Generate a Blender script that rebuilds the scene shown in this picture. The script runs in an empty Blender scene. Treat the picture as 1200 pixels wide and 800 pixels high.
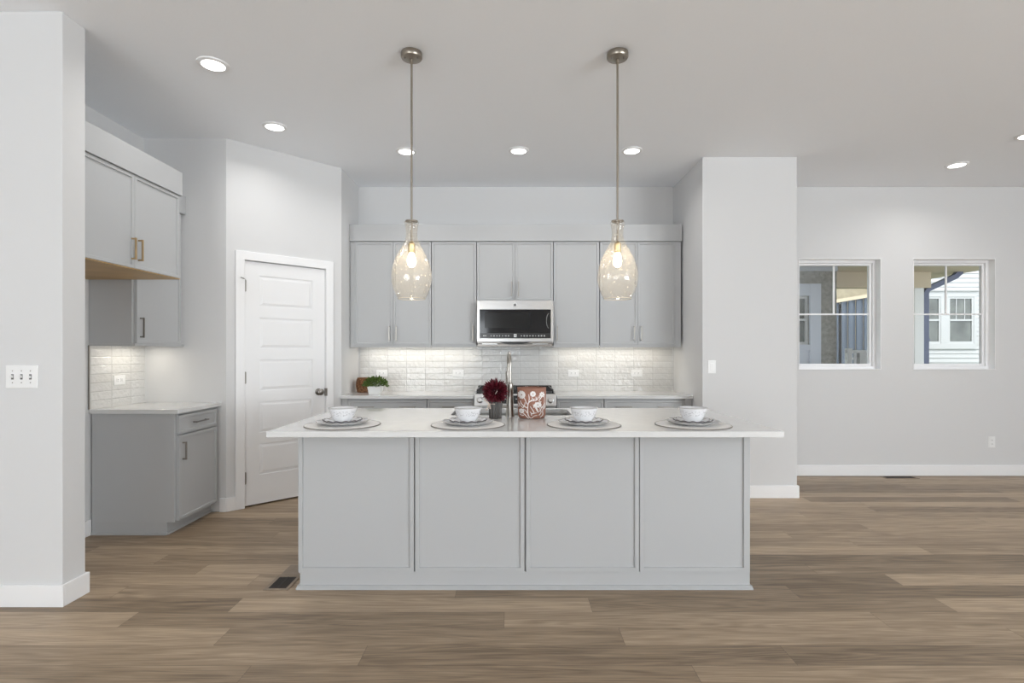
import bpy, bmesh, math, random
from mathutils import Vector, Matrix
R = math.radians
random.seed(7)
scene = bpy.context.scene
COL = scene.collection

# ------------------------------------------------------------------ camera
F = 625.0                      # focal length in pixels of a 1200 wide frame
cd = bpy.data.cameras.new('camera')
cam = bpy.data.objects.new('camera', cd); COL.objects.link(cam)
cam.location = (0, 0, 1.3); cam.rotation_euler = (R(90), 0, 0)
cd.sensor_width = 36; cd.lens = F * 36 / 1200
cd.shift_y = 13 / 1200
cd.clip_start = .05; cd.clip_end = 200
scene.camera = cam

# ------------------------------------------------------------------ world, sun, exposure
w = bpy.data.worlds.new('sky'); scene.world = w; w.use_nodes = True
nt = w.node_tree; nt.nodes.clear()
wo = nt.nodes.new('ShaderNodeOutputWorld'); bg = nt.nodes.new('ShaderNodeBackground')
bg.inputs[0].default_value = (.88, .94, 1, 1); bg.inputs[1].default_value = 2.2
nt.links.new(bg.outputs[0], wo.inputs[0])
sd = bpy.data.lights.new('sun', 'SUN'); sd.energy = 2.2; sd.angle = R(2); sd.color = (1, .96, .9)
sun = bpy.data.objects.new('sun', sd); COL.objects.link(sun)
sun.rotation_euler = (R(32), 0, R(-10))
sc = scene
sc.view_settings.view_transform = 'Standard'; sc.view_settings.look = 'None'
sc.view_settings.exposure = 0.34; sc.view_settings.gamma = 1
sc.view_settings.use_curve_mapping = False
sc.cycles.use_denoising = True
sc.cycles.max_bounces = 10; sc.cycles.diffuse_bounces = 8; sc.cycles.transparent_max_bounces = 16
sc.cycles.caustics_reflective = False; sc.cycles.caustics_refractive = False
sc.cycles.sample_clamp_indirect = 6

def area(name, loc, rot, sx, sy, power, col=(1, 1, 1), parent=None, shape='RECTANGLE', spread=180):
    d = bpy.data.lights.new(name, 'AREA'); d.shape = shape; d.size = sx; d.size_y = sy
    d.energy = power; d.color = col; d.spread = R(spread)
    o = bpy.data.objects.new(name, d); COL.objects.link(o)
    o.location = loc; o.rotation_euler = rot
    if parent: o.parent = parent
    return o
# added area lamps for daylight at assumed openings, tilted up to lift the ceiling
area('daylight_fill_rear_left', (-2.4, -4.75, 1.35), (R(130), 0, 0), 3.4, 2.3, 108, (.90, .96, 1))
area('daylight_fill_rear_right', (5.75, -4.75, 1.35), (R(130), 0, 0), 2.2, 2.3, 150, (.90, .96, 1))
area('daylight_fill_right', (7.42, -3.35, 1.5), (R(130), 0, R(90)), 2.3, 2.1, 330, (.90, .96, 1))

# ------------------------------------------------------------------ materials
def newmat(name):
    m = bpy.data.materials.new(name); m.use_nodes = True
    return m, m.node_tree.nodes, m.node_tree.links, m.node_tree.nodes['Principled BSDF']
def pmat(name, col, rough=.5, metal=0, spec=.5, bump=0, bscale=200, coat=0, var=0, vscale=8, emit=None, estr=0):
    m, n, l, b = newmat(name)
    b.inputs['Base Color'].default_value = (*col, 1)
    b.inputs['Roughness'].default_value = rough; b.inputs['Metallic'].default_value = metal
    b.inputs['Specular IOR Level'].default_value = spec; b.inputs['Coat Weight'].default_value = coat
    if bump or var:
        tc = n.new('ShaderNodeTexCoord')
    if bump:
        t = n.new('ShaderNodeTexNoise'); t.inputs['Scale'].default_value = bscale; t.inputs['Detail'].default_value = 3
        bp = n.new('ShaderNodeBump'); bp.inputs['Strength'].default_value = bump; bp.inputs['Distance'].default_value = .002
        l.new(tc.outputs['Object'], t.inputs['Vector']); l.new(t.outputs['Fac'], bp.inputs['Height']); l.new(bp.outputs[0], b.inputs['Normal'])
    if var:
        t = n.new('ShaderNodeTexNoise'); t.inputs['Scale'].default_value = vscale; t.inputs['Detail'].default_value = 4
        r = n.new('ShaderNodeMapRange'); r.inputs['From Min'].default_value = .3; r.inputs['From Max'].default_value = .7
        r.inputs['To Min'].default_value = 1 - var; r.inputs['To Max'].default_value = 1 + var
        mx = n.new('ShaderNodeVectorMath'); mx.operation = 'SCALE'; mx.inputs[0].default_value = col
        l.new(tc.outputs['Object'], t.inputs['Vector']); l.new(t.outputs['Fac'], r.inputs['Value'])
        l.new(r.outputs[0], mx.inputs['Scale']); l.new(mx.outputs[0], b.inputs['Base Color'])
    if emit:
        b.inputs['Emission Color'].default_value = (*emit, 1); b.inputs['Emission Strength'].default_value = estr
    return m

M = {}
M['wall'] = pmat('wall_paint', (.675, .675, .677), .75, bump=.12, bscale=140)
M['ceil'] = pmat('ceiling_paint', (.93, .95, .98), .85, bump=.35, bscale=60)
M['trim'] = pmat('trim_paint', (.86, .86, .865), .4)
M['doorw'] = pmat('door_paint', (.84, .84, .845), .42)
M['cab'] = pmat('cabinet_paint', (.455, .462, .468), .42)
M['cabdark'] = pmat('cabinet_gap', (.10, .10, .10), .8)
M['quartz'] = pmat('quartz', (.67, .672, .67), .09, spec=.6, var=.025, vscale=14)
M['steel'] = pmat('stainless_steel', (.52, .515, .51), .28, 1, bump=.05, bscale=90)
M['steel_sink'] = pmat('sink_steel', (.55, .55, .54), .35, 1)
M['nickel'] = pmat('brushed_nickel', (.42, .395, .36), .32, 1)
M['pullnickel'] = pmat('pull_nickel', (.36, .34, .31), .34, 1)
M['dnickel'] = pmat('dark_nickel', (.30, .28, .26), .35, 1)
M['bronze'] = pmat('champagne_bronze', (.50, .36, .20), .35, 1)
M['brass'] = pmat('aged_brass', (.62, .48, .26), .3, 1)
M['pewter'] = pmat('pewter_metal', (.36, .32, .27), .34, 1)
M['black'] = pmat('black_enamel', (.012, .012, .013), .35)
M['blackg'] = pmat('black_glass', (.010, .010, .011), .06, spec=.4)
M['greyprint'] = pmat('grey_print', (.35, .35, .35), .5)
M['whiteprint'] = pmat('white_print', (.75, .75, .75), .5)
M['plastic'] = pmat('white_plastic', (.84, .84, .835), .35)
M['slot'] = pmat('dark_slot', (.12, .12, .12), .6)
M['maple'] = pmat('maple_underside', (.50, .33, .14), .45, var=.12, vscale=5)
M['cer'] = pmat('glazed_ceramic', (.76, .76, .775), .22, var=.06, vscale=60)
M['cer_rim'] = pmat('dark_glaze_rim', (.13, .12, .12), .3)
M['cer_rim2'] = pmat('grey_glaze_rim', (.42, .41, .40), .3)
M['matt'] = pmat('placemat_weave', (.82, .81, .79), .8, bump=.4, bscale=300)
M['mat_rim'] = pmat('placemat_edge', (.25, .23, .21), .8)
M['terra'] = pmat('terracotta', (.31, .145, .10), .7, var=.15, vscale=30)
M['slip'] = pmat('white_slip', (.82, .79, .77), .6)
M['soil'] = pmat('potting_soil', (.03, .022, .015), .9)
M['petal'] = pmat('maroon_petal', (.095, .004, .012), .55, var=.3, vscale=60)
M['vase'] = pmat('ribbed_grey_vase', (.085, .080, .075), .4)
M['ribbon'] = pmat('beige_ribbon', (.62, .52, .45), .5)
M['leaf'] = pmat('leaf_green', (.075, .13, .018), .5, var=.45, vscale=50)
M['potw'] = pmat('white_pot', (.78, .78, .77), .5)
M['rub'] = pmat('grey_rubber', (.2, .2, .2), .7)
M['vinyl'] = pmat('white_vinyl', (.86, .86, .87), .35)
M['reg'] = pmat('register_frame', (.27, .21, .155), .5, var=.1, vscale=20)
M['regd'] = pmat('register_dark', (.035, .028, .024), .6)
M['stucco'] = pmat('stucco', (.27, .26, .24), .95, bump=.9, bscale=60, var=.25, vscale=18)
M['bluetrim'] = pmat('pale_blue_trim', (.52, .55, .63), .6)
M['tan'] = pmat('tan_board', (.62, .52, .38), .7)
M['tanwall'] = pmat('tan_far_wall', (.42, .36, .25), .8, var=.1)
M['blue'] = pmat('slate_blue_paint', (.085, .11, .15), .6)
M['bluepipe'] = pmat('blue_downspout', (.085, .105, .19), .45)
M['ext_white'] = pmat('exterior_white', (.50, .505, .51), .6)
M['ext_glass'] = pmat('exterior_window_glass', (.10, .11, .10), .05, spec=.8, var=.5, vscale=3)
M['lawn'] = pmat('lawn', (.10, .13, .05), .9, var=.3, vscale=4)
M['conc'] = pmat('patio_concrete', (.40, .39, .37), .85, var=.1)
M['bulb'] = pmat('bulb_glow', (1, .9, .75), .4, emit=(1, .88, .70), estr=30)
M['lens'] = pmat('light_lens', (1, 1, 1), .4, emit=(1, .985, .96), estr=4)
M['led'] = pmat('led_strip', (1, 1, 1), .4, emit=(1, .93, .8), estr=3)

# floor planks
def floor_mat():
    m, n, l, b = newmat('oak_planks')
    def math_(op, a, c=None, v2=None):
        x = n.new('ShaderNodeMath'); x.operation = op
        for i, q in enumerate((a, c, v2)):
            if q is None: continue
            if isinstance(q, (int, float)): x.inputs[i].default_value = q
            else: l.new(q, x.inputs[i])
        return x.outputs[0]
    g = n.new('ShaderNodeNewGeometry'); s = n.new('ShaderNodeSeparateXYZ'); l.new(g.outputs['Position'], s.inputs[0])
    W, L = .152, 1.83
    yr = math_('DIVIDE', math_('SUBTRACT', s.outputs[1], .089), W)
    row = math_('FLOOR', yr); fy = math_('FRACT', yr)
    wn = n.new('ShaderNodeTexWhiteNoise'); wn.noise_dimensions = '1D'; l.new(row, wn.inputs['W'])
    xr = math_('ADD', math_('DIVIDE', s.outputs[0], L), math_('MULTIPLY', wn.outputs['Value'], 7.0))
    colu = math_('FLOOR', xr); fx = math_('FRACT', xr)
    cv = n.new('ShaderNodeCombineXYZ'); l.new(row, cv.inputs[0]); l.new(colu, cv.inputs[1])
    w2 = n.new('ShaderNodeTexWhiteNoise'); w2.noise_dimensions = '2D'; l.new(cv.outputs[0], w2.inputs['Vector'])
    # grain, stretched along the board
    gv = n.new('ShaderNodeCombineXYZ')
    l.new(math_('ADD', math_('MULTIPLY', s.outputs[0], 1.1), math_('MULTIPLY', w2.outputs['Value'], 37.)), gv.inputs[0])
    l.new(math_('ADD', math_('MULTIPLY', s.outputs[1], 16), math_('MULTIPLY', w2.outputs['Value'], 91.)), gv.inputs[1])
    n1 = n.new('ShaderNodeTexNoise'); n1.inputs['Scale'].default_value = 1.6; n1.inputs['Detail'].default_value = 5
    n1.inputs['Roughness'].default_value = .6; n1.inputs['Distortion'].default_value = .9; l.new(gv.outputs[0], n1.inputs['Vector'])
    # cathedral rings: contour lines of a broad stretched noise
    n3 = n.new('ShaderNodeTexNoise'); n3.inputs['Scale'].default_value = .55; n3.inputs['Detail'].default_value = 1.5; l.new(gv.outputs[0], n3.inputs['Vector'])
    ring = math_('SINE', math_('MULTIPLY', n3.outputs['Fac'], 95.))
    n2 = n.new('ShaderNodeTexNoise'); n2.inputs['Scale'].default_value = 14; n2.inputs['Detail'].default_value = 3
    gv2 = n.new('ShaderNodeVectorMath'); gv2.operation = 'MULTIPLY'; gv2.inputs[1].default_value = (.35, 1.6, 1); l.new(gv.outputs[0], gv2.inputs[0]); l.new(gv2.outputs[0], n2.inputs['Vector'])
    v = math_('ADD', math_('MULTIPLY', math_('SUBTRACT', w2.outputs['Value'], .5), .46),
              math_('MULTIPLY', math_('SUBTRACT', n1.outputs['Fac'], .5), 1.0))
    v = math_('ADD', v, math_('MULTIPLY', ring, .075))
    v = math_('ADD', v, math_('MULTIPLY', math_('SUBTRACT', n2.outputs['Fac'], .5), .75))
    v = math_('ADD', v, .5)
    cr = n.new('ShaderNodeValToRGB'); l.new(v, cr.inputs[0])
    e = cr.color_ramp.elements
    e[0].position = .12; e[0].color = (.155, .108, .066, 1)
    e[1].position = .92; e[1].color = (.52, .395, .27, 1)
    q = e.new(.5); q.color = (.315, .230, .150, 1)
    # seams
    ey = math_('MINIMUM', fy, math_('SUBTRACT', 1., fy)); ex = math_('MINIMUM', fx, math_('SUBTRACT', 1., fx))
    sy_ = math_('LESS_THAN', math_('MULTIPLY', ey, W), .0010); sx_ = math_('LESS_THAN', math_('MULTIPLY', ex, L), .0012)
    sm = math_('MULTIPLY', math_('MAXIMUM', sy_, sx_), .55)
    mx = n.new('ShaderNodeMix'); mx.data_type = 'RGBA'; l.new(sm, mx.inputs['Factor']); l.new(cr.outputs[0], mx.inputs[6]); mx.inputs[7].default_value = (.07, .05, .035, 1)
    l.new(mx.outputs[2], b.inputs['Base Color'])
    b.inputs['Roughness'].default_value = .42; b.inputs['Specular IOR Level'].default_value = .45
    bp = n.new('ShaderNodeBump'); bp.inputs['Strength'].default_value = .15; bp.inputs['Distance'].default_value = .001; l.new(v, bp.inputs['Height']); l.new(bp.outputs[0], b.inputs['Normal'])
    return m
M['floor'] = floor_mat()

# glazed wall tile, 0.2 x 0.0635, stacked; u = world x (or y), v = z
def tile_mat(name, axis, u0, z0):
    m, n, l, b = newmat(name)
    def math_(op, a, c=None):
        x = n.new('ShaderNodeMath'); x.operation = op
        for i, q in enumerate((a, c)):
            if q is None: continue
            if isinstance(q, (int, float)): x.inputs[i].default_value = q
            else: l.new(q, x.inputs[i])
        return x.outputs[0]
    g = n.new('ShaderNodeNewGeometry'); s = n.new('ShaderNodeSeparateXYZ'); l.new(g.outputs['Position'], s.inputs[0])
    W, H = .2, .0635
    xr = math_('DIVIDE', math_('SUBTRACT', s.outputs[axis], u0), W); zr = math_('DIVIDE', math_('SUBTRACT', s.outputs[2], z0), H)
    fx, fz = math_('FRACT', xr), math_('FRACT', zr)
    cv = n.new('ShaderNodeCombineXYZ'); l.new(math_('FLOOR', xr), cv.inputs[0]); l.new(math_('FLOOR', zr), cv.inputs[1])
    wn = n.new('ShaderNodeTexWhiteNoise'); wn.noise_dimensions = '2D'; l.new(cv.outputs[0], wn.inputs['Vector'])
    cr = n.new('ShaderNodeValToRGB'); l.new(wn.outputs['Value'], cr.inputs[0])
    cr.color_ramp.elements[0].color = (.66, .65, .63, 1); cr.color_ramp.elements[1].color = (.72, .715, .70, 1)
    ex = math_('MULTIPLY', math_('MINIMUM', fx, math_('SUBTRACT', 1., fx)), W)
    ez = math_('MULTIPLY', math_('MINIMUM', fz, math_('SUBTRACT', 1., fz)), H)
    ed = math_('MINIMUM', ex, ez)
    gr = math_('LESS_THAN', ed, .0013)
    mx = n.new('ShaderNodeMix'); mx.data_type = 'RGBA'; l.new(gr, mx.inputs['Factor']); l.new(cr.outputs[0], mx.inputs[6]); mx.inputs[7].default_value = (.46, .455, .44, 1)
    l.new(mx.outputs[2], b.inputs['Base Color'])
    rr = math_('ADD', math_('MULTIPLY', gr, .6), .05); l.new(rr, b.inputs['Roughness'])
    # hand-made waviness + pillowed edges
    nz = n.new('ShaderNodeTexNoise'); nz.inputs['Scale'].default_value = 34; nz.inputs['Detail'].default_value = 1.5; l.new(g.outputs['Position'], nz.inputs['Vector'])
    mr = n.new('ShaderNodeMapRange'); l.new(ed, mr.inputs['Value']); mr.inputs['From Max'].default_value = .006; mr.inputs['To Max'].default_value = .35
    hgt = math_('ADD', math_('ADD', nz.outputs['Fac'], mr.outputs[0]), math_('MULTIPLY', wn.outputs['Value'], .0))
    bp = n.new('ShaderNodeBump'); bp.inputs['Strength'].default_value = 1; bp.inputs['Distance'].default_value = .006
    l.new(hgt, bp.inputs['Height']); l.new(bp.outputs[0], b.inputs['Normal'])
    b.inputs['Specular IOR Level'].default_value = .6
    return m
M['tile'] = tile_mat('backsplash_tile', 0, -1.616 + .1, .0)
M['tile_l'] = tile_mat('side_backsplash_tile', 1, 3.8, .0)

def glassmat(name, tint, haze=0.0, seeds=False, gain=1.0):
    m, n, l, b = newmat(name); out = n['Material Output']; n.remove(b)
    tr = n.new('ShaderNodeBsdfTransparent'); tr.inputs[0].default_value = (*tint, 1)
    gl = n.new('ShaderNodeBsdfGlossy'); gl.inputs['Roughness'].default_value = .03
    lw = n.new('ShaderNodeLayerWeight'); lw.inputs[0].default_value = .5
    pw = n.new('ShaderNodeMath'); pw.operation = 'POWER'; pw.inputs[1].default_value = 3; l.new(lw.outputs['Facing'], pw.inputs[0])
    fr = n.new('ShaderNodeMath'); fr.operation = 'MULTIPLY_ADD'; fr.inputs[1].default_value = .75; fr.inputs[2].default_value = .045; l.new(pw.outputs[0], fr.inputs[0])
    mx = n.new('ShaderNodeMixShader')
    src = tr.outputs[0]
    if haze:
        tl = n.new('ShaderNodeBsdfTranslucent'); tl.inputs[0].default_value = (1, .90, .76, 1)
        df = n.new('ShaderNodeBsdfDiffuse'); df.inputs[0].default_value = (1, .93, .82, 1)
        m1 = n.new('ShaderNodeMixShader'); m1.inputs[0].default_value = .5; l.new(tl.outputs[0], m1.inputs[1]); l.new(df.outputs[0], m1.inputs[2])
        m2 = n.new('ShaderNodeMixShader'); m2.inputs[0].default_value = haze
        if seeds:
            tc = n.new('ShaderNodeTexCoord'); vo = n.new('ShaderNodeTexVoronoi'); vo.inputs['Scale'].default_value = 42
            l.new(tc.outputs['Object'], vo.inputs['Vector'])
            r = n.new('ShaderNodeMapRange'); r.inputs['From Min'].default_value = .14; r.inputs['From Max'].default_value = .22
            r.inputs['To Min'].default_value = .8; r.inputs['To Max'].default_value = haze
            l.new(vo.outputs['Distance'], r.inputs['Value']); l.new(r.outputs[0], m2.inputs[0])
            no = n.new('ShaderNodeTexNoise'); no.inputs['Scale'].default_value = 30; l.new(tc.outputs['Object'], no.inputs['Vector'])
            bp = n.new('ShaderNodeBump'); bp.inputs['Strength'].default_value = .5; bp.inputs['Distance'].default_value = .003
            l.new(no.outputs['Fac'], bp.inputs['Height']); l.new(bp.outputs[0], gl.inputs['Normal'])
        l.new(tr.outputs[0], m2.inputs[1]); l.new(m1.outputs[0], m2.inputs[2]); src = m2.outputs[0]
    l.new(fr.outputs[0], mx.inputs[0]); l.new(src, mx.inputs[1]); l.new(gl.outputs[0], mx.inputs[2]); l.new(mx.outputs[0], out.inputs[0])
    return m
M['glass'] = glassmat('window_glass', (.97, .98, .98))
M['amber'] = glassmat('seeded_amber_glass', (.985, .965, .925), .13, True)

# ------------------------------------------------------------------ mesh helpers
class MB:
    def __init__(s): s.bm = bmesh.new()
    def box(s, x0, x1, y0, y1, z0, z1):
        v = [s.bm.verts.new(p) for p in ((x0,y0,z0),(x1,y0,z0),(x1,y1,z0),(x0,y1,z0),(x0,y0,z1),(x1,y0,z1),(x1,y1,z1),(x0,y1,z1))]
        for f in ((0,3,2,1),(4,5,6,7),(0,1,5,4),(1,2,6,5),(2,3,7,6),(3,0,4,7)): s.bm.faces.new([v[i] for i in f])
        return s
    def prism(s, pts, a, c, plane='xz'):
        """polygon extruded: plane 'xz' along y, 'xy' along z, 'yz' along x, from a to c"""
        f = {'xz': lambda p, t: (p[0], t, p[1]), 'xy': lambda p, t: (p[0], p[1], t), 'yz': lambda p, t: (t, p[0], p[1])}[plane]
        A = [s.bm.verts.new(f(p, a)) for p in pts]; B = [s.bm.verts.new(f(p, c)) for p in pts]
        s.bm.faces.new(A); s.bm.faces.new(B[::-1]); k = len(pts)
        for i in range(k): s.bm.faces.new((A[i], B[i], B[(i+1) % k], A[(i+1) % k]))
        return s
    def lathe(s, prof, c=(0, 0, 0), seg=40, mod=None, axis='z', closed=True):
        rings = []
        for r, z in prof:
            ring = []
            for i in range(seg):
                a = 2*math.pi*i/seg; rr, zz = r, z
                if mod: rr, zz = mod(r, z, a)
                p = (rr*math.cos(a), rr*math.sin(a), zz)
                if axis == 'y': p = (p[0], -p[2], p[1])
                if axis == 'x': p = (p[2], p[0], p[1])
                ring.append(s.bm.verts.new((c[0]+p[0], c[1]+p[1], c[2]+p[2])))
            rings.append(ring)
        for a, b in zip(rings[:-1], rings[1:]):
            for i in range(seg): s.bm.faces.new((a[i], a[(i+1) % seg], b[(i+1) % seg], b[i]))
        if closed:
            s.bm.faces.new(rings[0][::-1]); s.bm.faces.new(rings[-1])
        return s
    def tube(s, pts, r, seg=10, cap=True):
        pts = [Vector(p) for p in pts]; rings = []
        rs = r if isinstance(r, (list, tuple)) else [r]*len(pts)
        up = None
        for i, p in enumerate(pts):
            d = (pts[min(i+1, len(pts)-1)] - pts[max(i-1, 0)]).normalized()
            if up is None: up = d.orthogonal().normalized()
            else:
                up = (up - d*up.dot(d)).normalized()
            side = d.cross(up)
            rings.append([s.bm.verts.new(p + (up*math.cos(2*math.pi*k/seg) + side*math.sin(2*math.pi*k/seg))*rs[i]) for k in range(seg)])
        for a, b in zip(rings[:-1], rings[1:]):
            for i in range(seg): s.bm.faces.new((a[i], a[(i+1) % seg], b[(i+1) % seg], b[i]))
        if cap: s.bm.faces.new(rings[0][::-1]); s.bm.faces.new(rings[-1])
        return s
    def shaker(s, x0, x1, z0, z1, y=0, t=.02, fw=.02, rec=.009):
        def q(xa, xb, za, zb, yy): return [s.bm.verts.new(p) for p in ((xa,yy,za),(xb,yy,za),(xb,yy,zb),(xa,yy,zb))]
        o = q(x0, x1, z0, z1, y); i = q(x0+fw, x1-fw, z0+fw, z1-fw, y)
        d = q(x0+fw+.002, x1-fw-.002, z0+fw+.002, z1-fw-.002, y+rec); b = q(x0, x1, z0, z1, y+t)
        for k in range(4):
            j = (k+1) % 4
            s.bm.faces.new((o[k], o[j], i[j], i[k])); s.bm.faces.new((i[k], i[j], d[j], d[k])); s.bm.faces.new((o[j], o[k], b[k], b[j]))
        s.bm.faces.new(d); s.bm.faces.new(b[::-1])
        return s
    def obj(s, name, mat, parent=None, smooth=False, bevel=0, loc=None, rotz=0):
        bmesh.ops.recalc_face_normals(s.bm, faces=s.bm.faces[:])
        me = bpy.data.meshes.new(name); s.bm.to_mesh(me); s.bm.free()
        me.materials.append(M[mat] if isinstance(mat, str) else mat)
        o = bpy.data.objects.new(name, me); COL.objects.link(o)
        if parent: o.parent = parent
        if loc: o.location = loc
        if rotz: o.rotation_euler.z = rotz
        if smooth:
            for p in me.polygons: p.use_smooth = True
            try: me.set_sharp_from_angle(angle=R(38))
            except Exception: pass
        if bevel:
            bv = o.modifiers.new('bevel', 'BEVEL'); bv.width = bevel; bv.segments = 2; bv.limit_method = 'ANGLE'; bv.angle_limit = R(40)
        return o

def holed_plate(outer, hole, z0, z1):
    mb = MB(); bm = mb.bm; edges = []
    for loop in (outer, hole):
        vs = [bm.verts.new((x, y, z0)) for x, y in loop]
        edges += [bm.edges.new((vs[i], vs[(i+1) % len(vs)])) for i in range(len(vs))]
    bmesh.ops.triangle_fill(bm, edges=edges, use_beauty=True)
    g = bmesh.ops.extrude_face_region(bm, geom=bm.faces[:])
    for e in g['geom']:
        if isinstance(e, bmesh.types.BMVert): e.co.z = z1
    return mb
def rrect(x0, x1, y0, y1, r, n=6):
    pts = []
    for cx, cy, a0 in ((x1-r, y1-r, 0), (x0+r, y1-r, 90), (x0+r, y0+r, 180), (x1-r, y0+r, 270)):
        for k in range(n+1):
            a = R(a0 + 90*k/n); pts.append((cx + r*math.cos(a), cy + r*math.sin(a)))
    return pts

def struct(o): o['kind'] = 'structure'; return o
def tag(o, label, cat, group=None, kind=None):
    o['label'] = label; o['category'] = cat
    if group: o['group'] = group
    if kind: o['kind'] = kind
    return o
def thing(name, label, cat, loc=(0, 0, 0), rotz=0, group=None):
    o = bpy.data.objects.new(name, None); COL.objects.link(o); o.empty_display_size = .1
    o.location = loc; o.rotation_euler = (0, 0, rotz)
    return tag(o, label, cat, group)
def dup(root, loc, label=None, rotz=None):
    r = root.copy(); COL.objects.link(r); r.location = loc
    if rotz is not None: r.rotation_euler = (0, 0, rotz)
    if label: r['label'] = label
    for ch in list(root.children):
        c = ch.copy(); COL.objects.link(c); c.parent = r
        for g in list(ch.children):
            d = g.copy(); COL.objects.link(d); d.parent = c
    return r

# ------------------------------------------------------------------ room shell
CH = 3.05        # ceiling height
YB = 5.64        # back wall
XL = -3.01       # kitchen left wall
A0 = Vector((-2.337, 4.36)); A1 = Vector((-1.62, 5.065))    # angled pantry wall
struct(MB().box(-5.2, 7.2, -4.7, 5.8, -.12, 0).obj('floor', 'floor'))
struct(MB().box(-5.2, 7.2, -4.7, 5.8, CH, CH+.12).obj('ceiling', 'ceil'))
WZ0, WZ1 = 1.12, 2.293
WIN = [(3.03, 3.90), (4.24, 5.11)]
mb = MB(); xs = [-3.2] + [v for p in WIN for v in p] + [7.2]
for i in range(0, len(xs), 2): mb.box(xs[i], xs[i+1], YB, YB+.15, 0, CH)
for a, b in WIN: mb.box(a, b, YB, YB+.15, 0, WZ0); mb.box(a, b, YB, YB+.15, WZ1, CH)
struct(mb.obj('wall_back', 'wall'))
struct(MB().box(-3.2, XL, 2.883, YB, 0, CH).obj('wall_left', 'wall'))
struct(MB().box(-5.2, -2.306, 2.735, 2.883, 0, CH).obj('wall_front_left', 'wall', bevel=.004))
struct(MB().box(XL, A0.x, 4.36, 4.48, 0, CH).obj('wall_pantry_side', 'wall'))
struct(MB().box(-1.74, A1.x, A1.y, YB, 0, CH).obj('wall_kitchen_left', 'wall'))
struct(MB().box(1.705, 2.552, 4.775, YB, 0, CH).obj('wall_kitchen_right', 'wall', bevel=.004))
struct(MB().box(-5.2, -5.05, -4.7, 2.735, 0, CH).obj('wall_far_left', 'wall'))
# rear wall with openings behind the camera, placed for the daylight lamps
mb = MB()
for a, b in ((-5.2, -4.1), (-.7, 4.6), (6.9, 7.2)): mb.box(a, b, -4.7, -4.55, 0, CH)
for a, b in ((-4.1, -.7), (4.6, 6.9)): mb.box(a, b, -4.7, -4.55, 2.5, CH); mb.box(a, b, -4.7, -4.55, 0, .2)
struct(mb.obj('wall_rear', 'wall'))
mb = MB()
for a, b in ((-4.7, -4.55), (-2.15, 5.8)): mb.box(7.05, 7.2, a, b, 0, CH)
mb.box(7.05, 7.2, -4.55, -2.15, 0, .4); mb.box(7.05, 7.2, -4.55, -2.15, 2.6, CH)
struct(mb.obj('wall_right', 'wall'))

# angled pantry wall, local frame: x along the wall, -y towards the room
AL = (A1 - A0).length; AA = math.atan2((A1-A0).y, (A1-A0).x)
DX0, DX1, DH = .144, .844, 2.071
mb = MB()
mb.box(0, DX0-.018, 0, .115, 0, CH).box(DX1+.018, AL, 0, .115, 0, CH).box(DX0-.018, DX1+.018, 0, .115, DH+.018, CH)
struct(mb.obj('wall_pantry', 'wall', loc=(A0.x, A0.y, 0), rotz=AA))
# door trim: casing and jamb
mb = MB(); cw = .072
def casing(mb, x0, x1, h, w_, yf=-.016):
    mb.prism([(x0-w_, 0), (x0, 0), (x0, h), (x1, h), (x1, 0), (x1+w_, 0), (x1+w_, h+w_), (x0-w_, h+w_)], yf, 0)
casing(mb, DX0-.004, DX1+.004, DH+.004, cw)
struct(mb.obj('trim_1', 'trim', loc=(A0.x, A0.y, 0), rotz=AA, bevel=.003))
mb = MB()
mb.box(DX0-.018, DX0-.003, 0, .115, 0, DH+.018).box(DX1+.003, DX1+.018, 0, .115, 0, DH+.018).box(DX0-.003, DX1+.003, 0, .115, DH+.004, DH+.018)
mb.box(DX0-.003, DX0+.012, .045, .075, 0, DH+.004).box(DX1-.012, DX1+.003, .045, .075, 0, DH+.004).box(DX0+.012, DX1-.012, .045, .075, DH-.008, DH+.004)
struct(mb.obj('trim_2', 'trim', loc=(A0.x, A0.y, 0), rotz=AA))
# door
dr = thing('door_1', 'white five-panel pantry door in the angled kitchen wall', 'door', (A0.x, A0.y, 0), AA); dr['kind'] = 'structure'
def door_leaf():
    mb = MB(); bm = mb.bm; y = .006; t = .035; z0 = .014
    x0, x1 = DX0, DX1; st = .118
    rails = [z0, .26]; ph = (DH - .115 - .26 - 4*.095)/5
    zs = []
    z = .26
    for k in range(5): zs.append((z, z+ph)); z += ph + .095
    mb.box(x0, x1, y+.008, y+t, z0, DH-.004)
    mb.box(x0, x0+st, y, y+.009, z0, DH-.004).box(x1-st, x1, y, y+.009, z0, DH-.004)
    prev = z0
    for a, b in zs + [(DH-.004, None)]:
        mb.box(x0+st, x1-st, y, y+.009, prev, a); prev = b
    for a, b in zs:   # raised field of each panel with sloped edge
        m = .004; e = .03
        A = [bm.verts.new(p) for p in ((x0+st+m, y+.008, a+m), (x1-st-m, y+.008, a+m), (x1-st-m, y+.008, b-m), (x0+st+m, y+.008, b-m))]
        B = [bm.verts.new(p) for p in ((x0+st+e, y+.0015, a+e), (x1-st-e, y+.0015, a+e), (x1-st-e, y+.0015, b-e), (x0+st+e, y+.0015, b-e))]
        for k in range(4): bm.faces.new((A[k], A[(k+1) % 4], B[(k+1) % 4], B[k]))
        bm.faces.new(B)
    return mb
door_leaf().obj('door_leaf', 'doorw', dr)
for hz in (.25, 1.09, 1.86):
    MB().box(DX0-.004, DX0+.010, -.004, .007, hz-.045, hz+.045).lathe([(.0065, -.05), (.0065, .05)], (DX0-.001, -.010, hz), 12).obj('hinge', 'dnickel', dr)
MB().tube([(DX0-.004, -.01, 1.915), (DX0-.03, -.03, 1.92), (DX0-.045, -.045, 1.92)], .004, 8).obj('hinge_stop', 'dnickel', dr)
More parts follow.
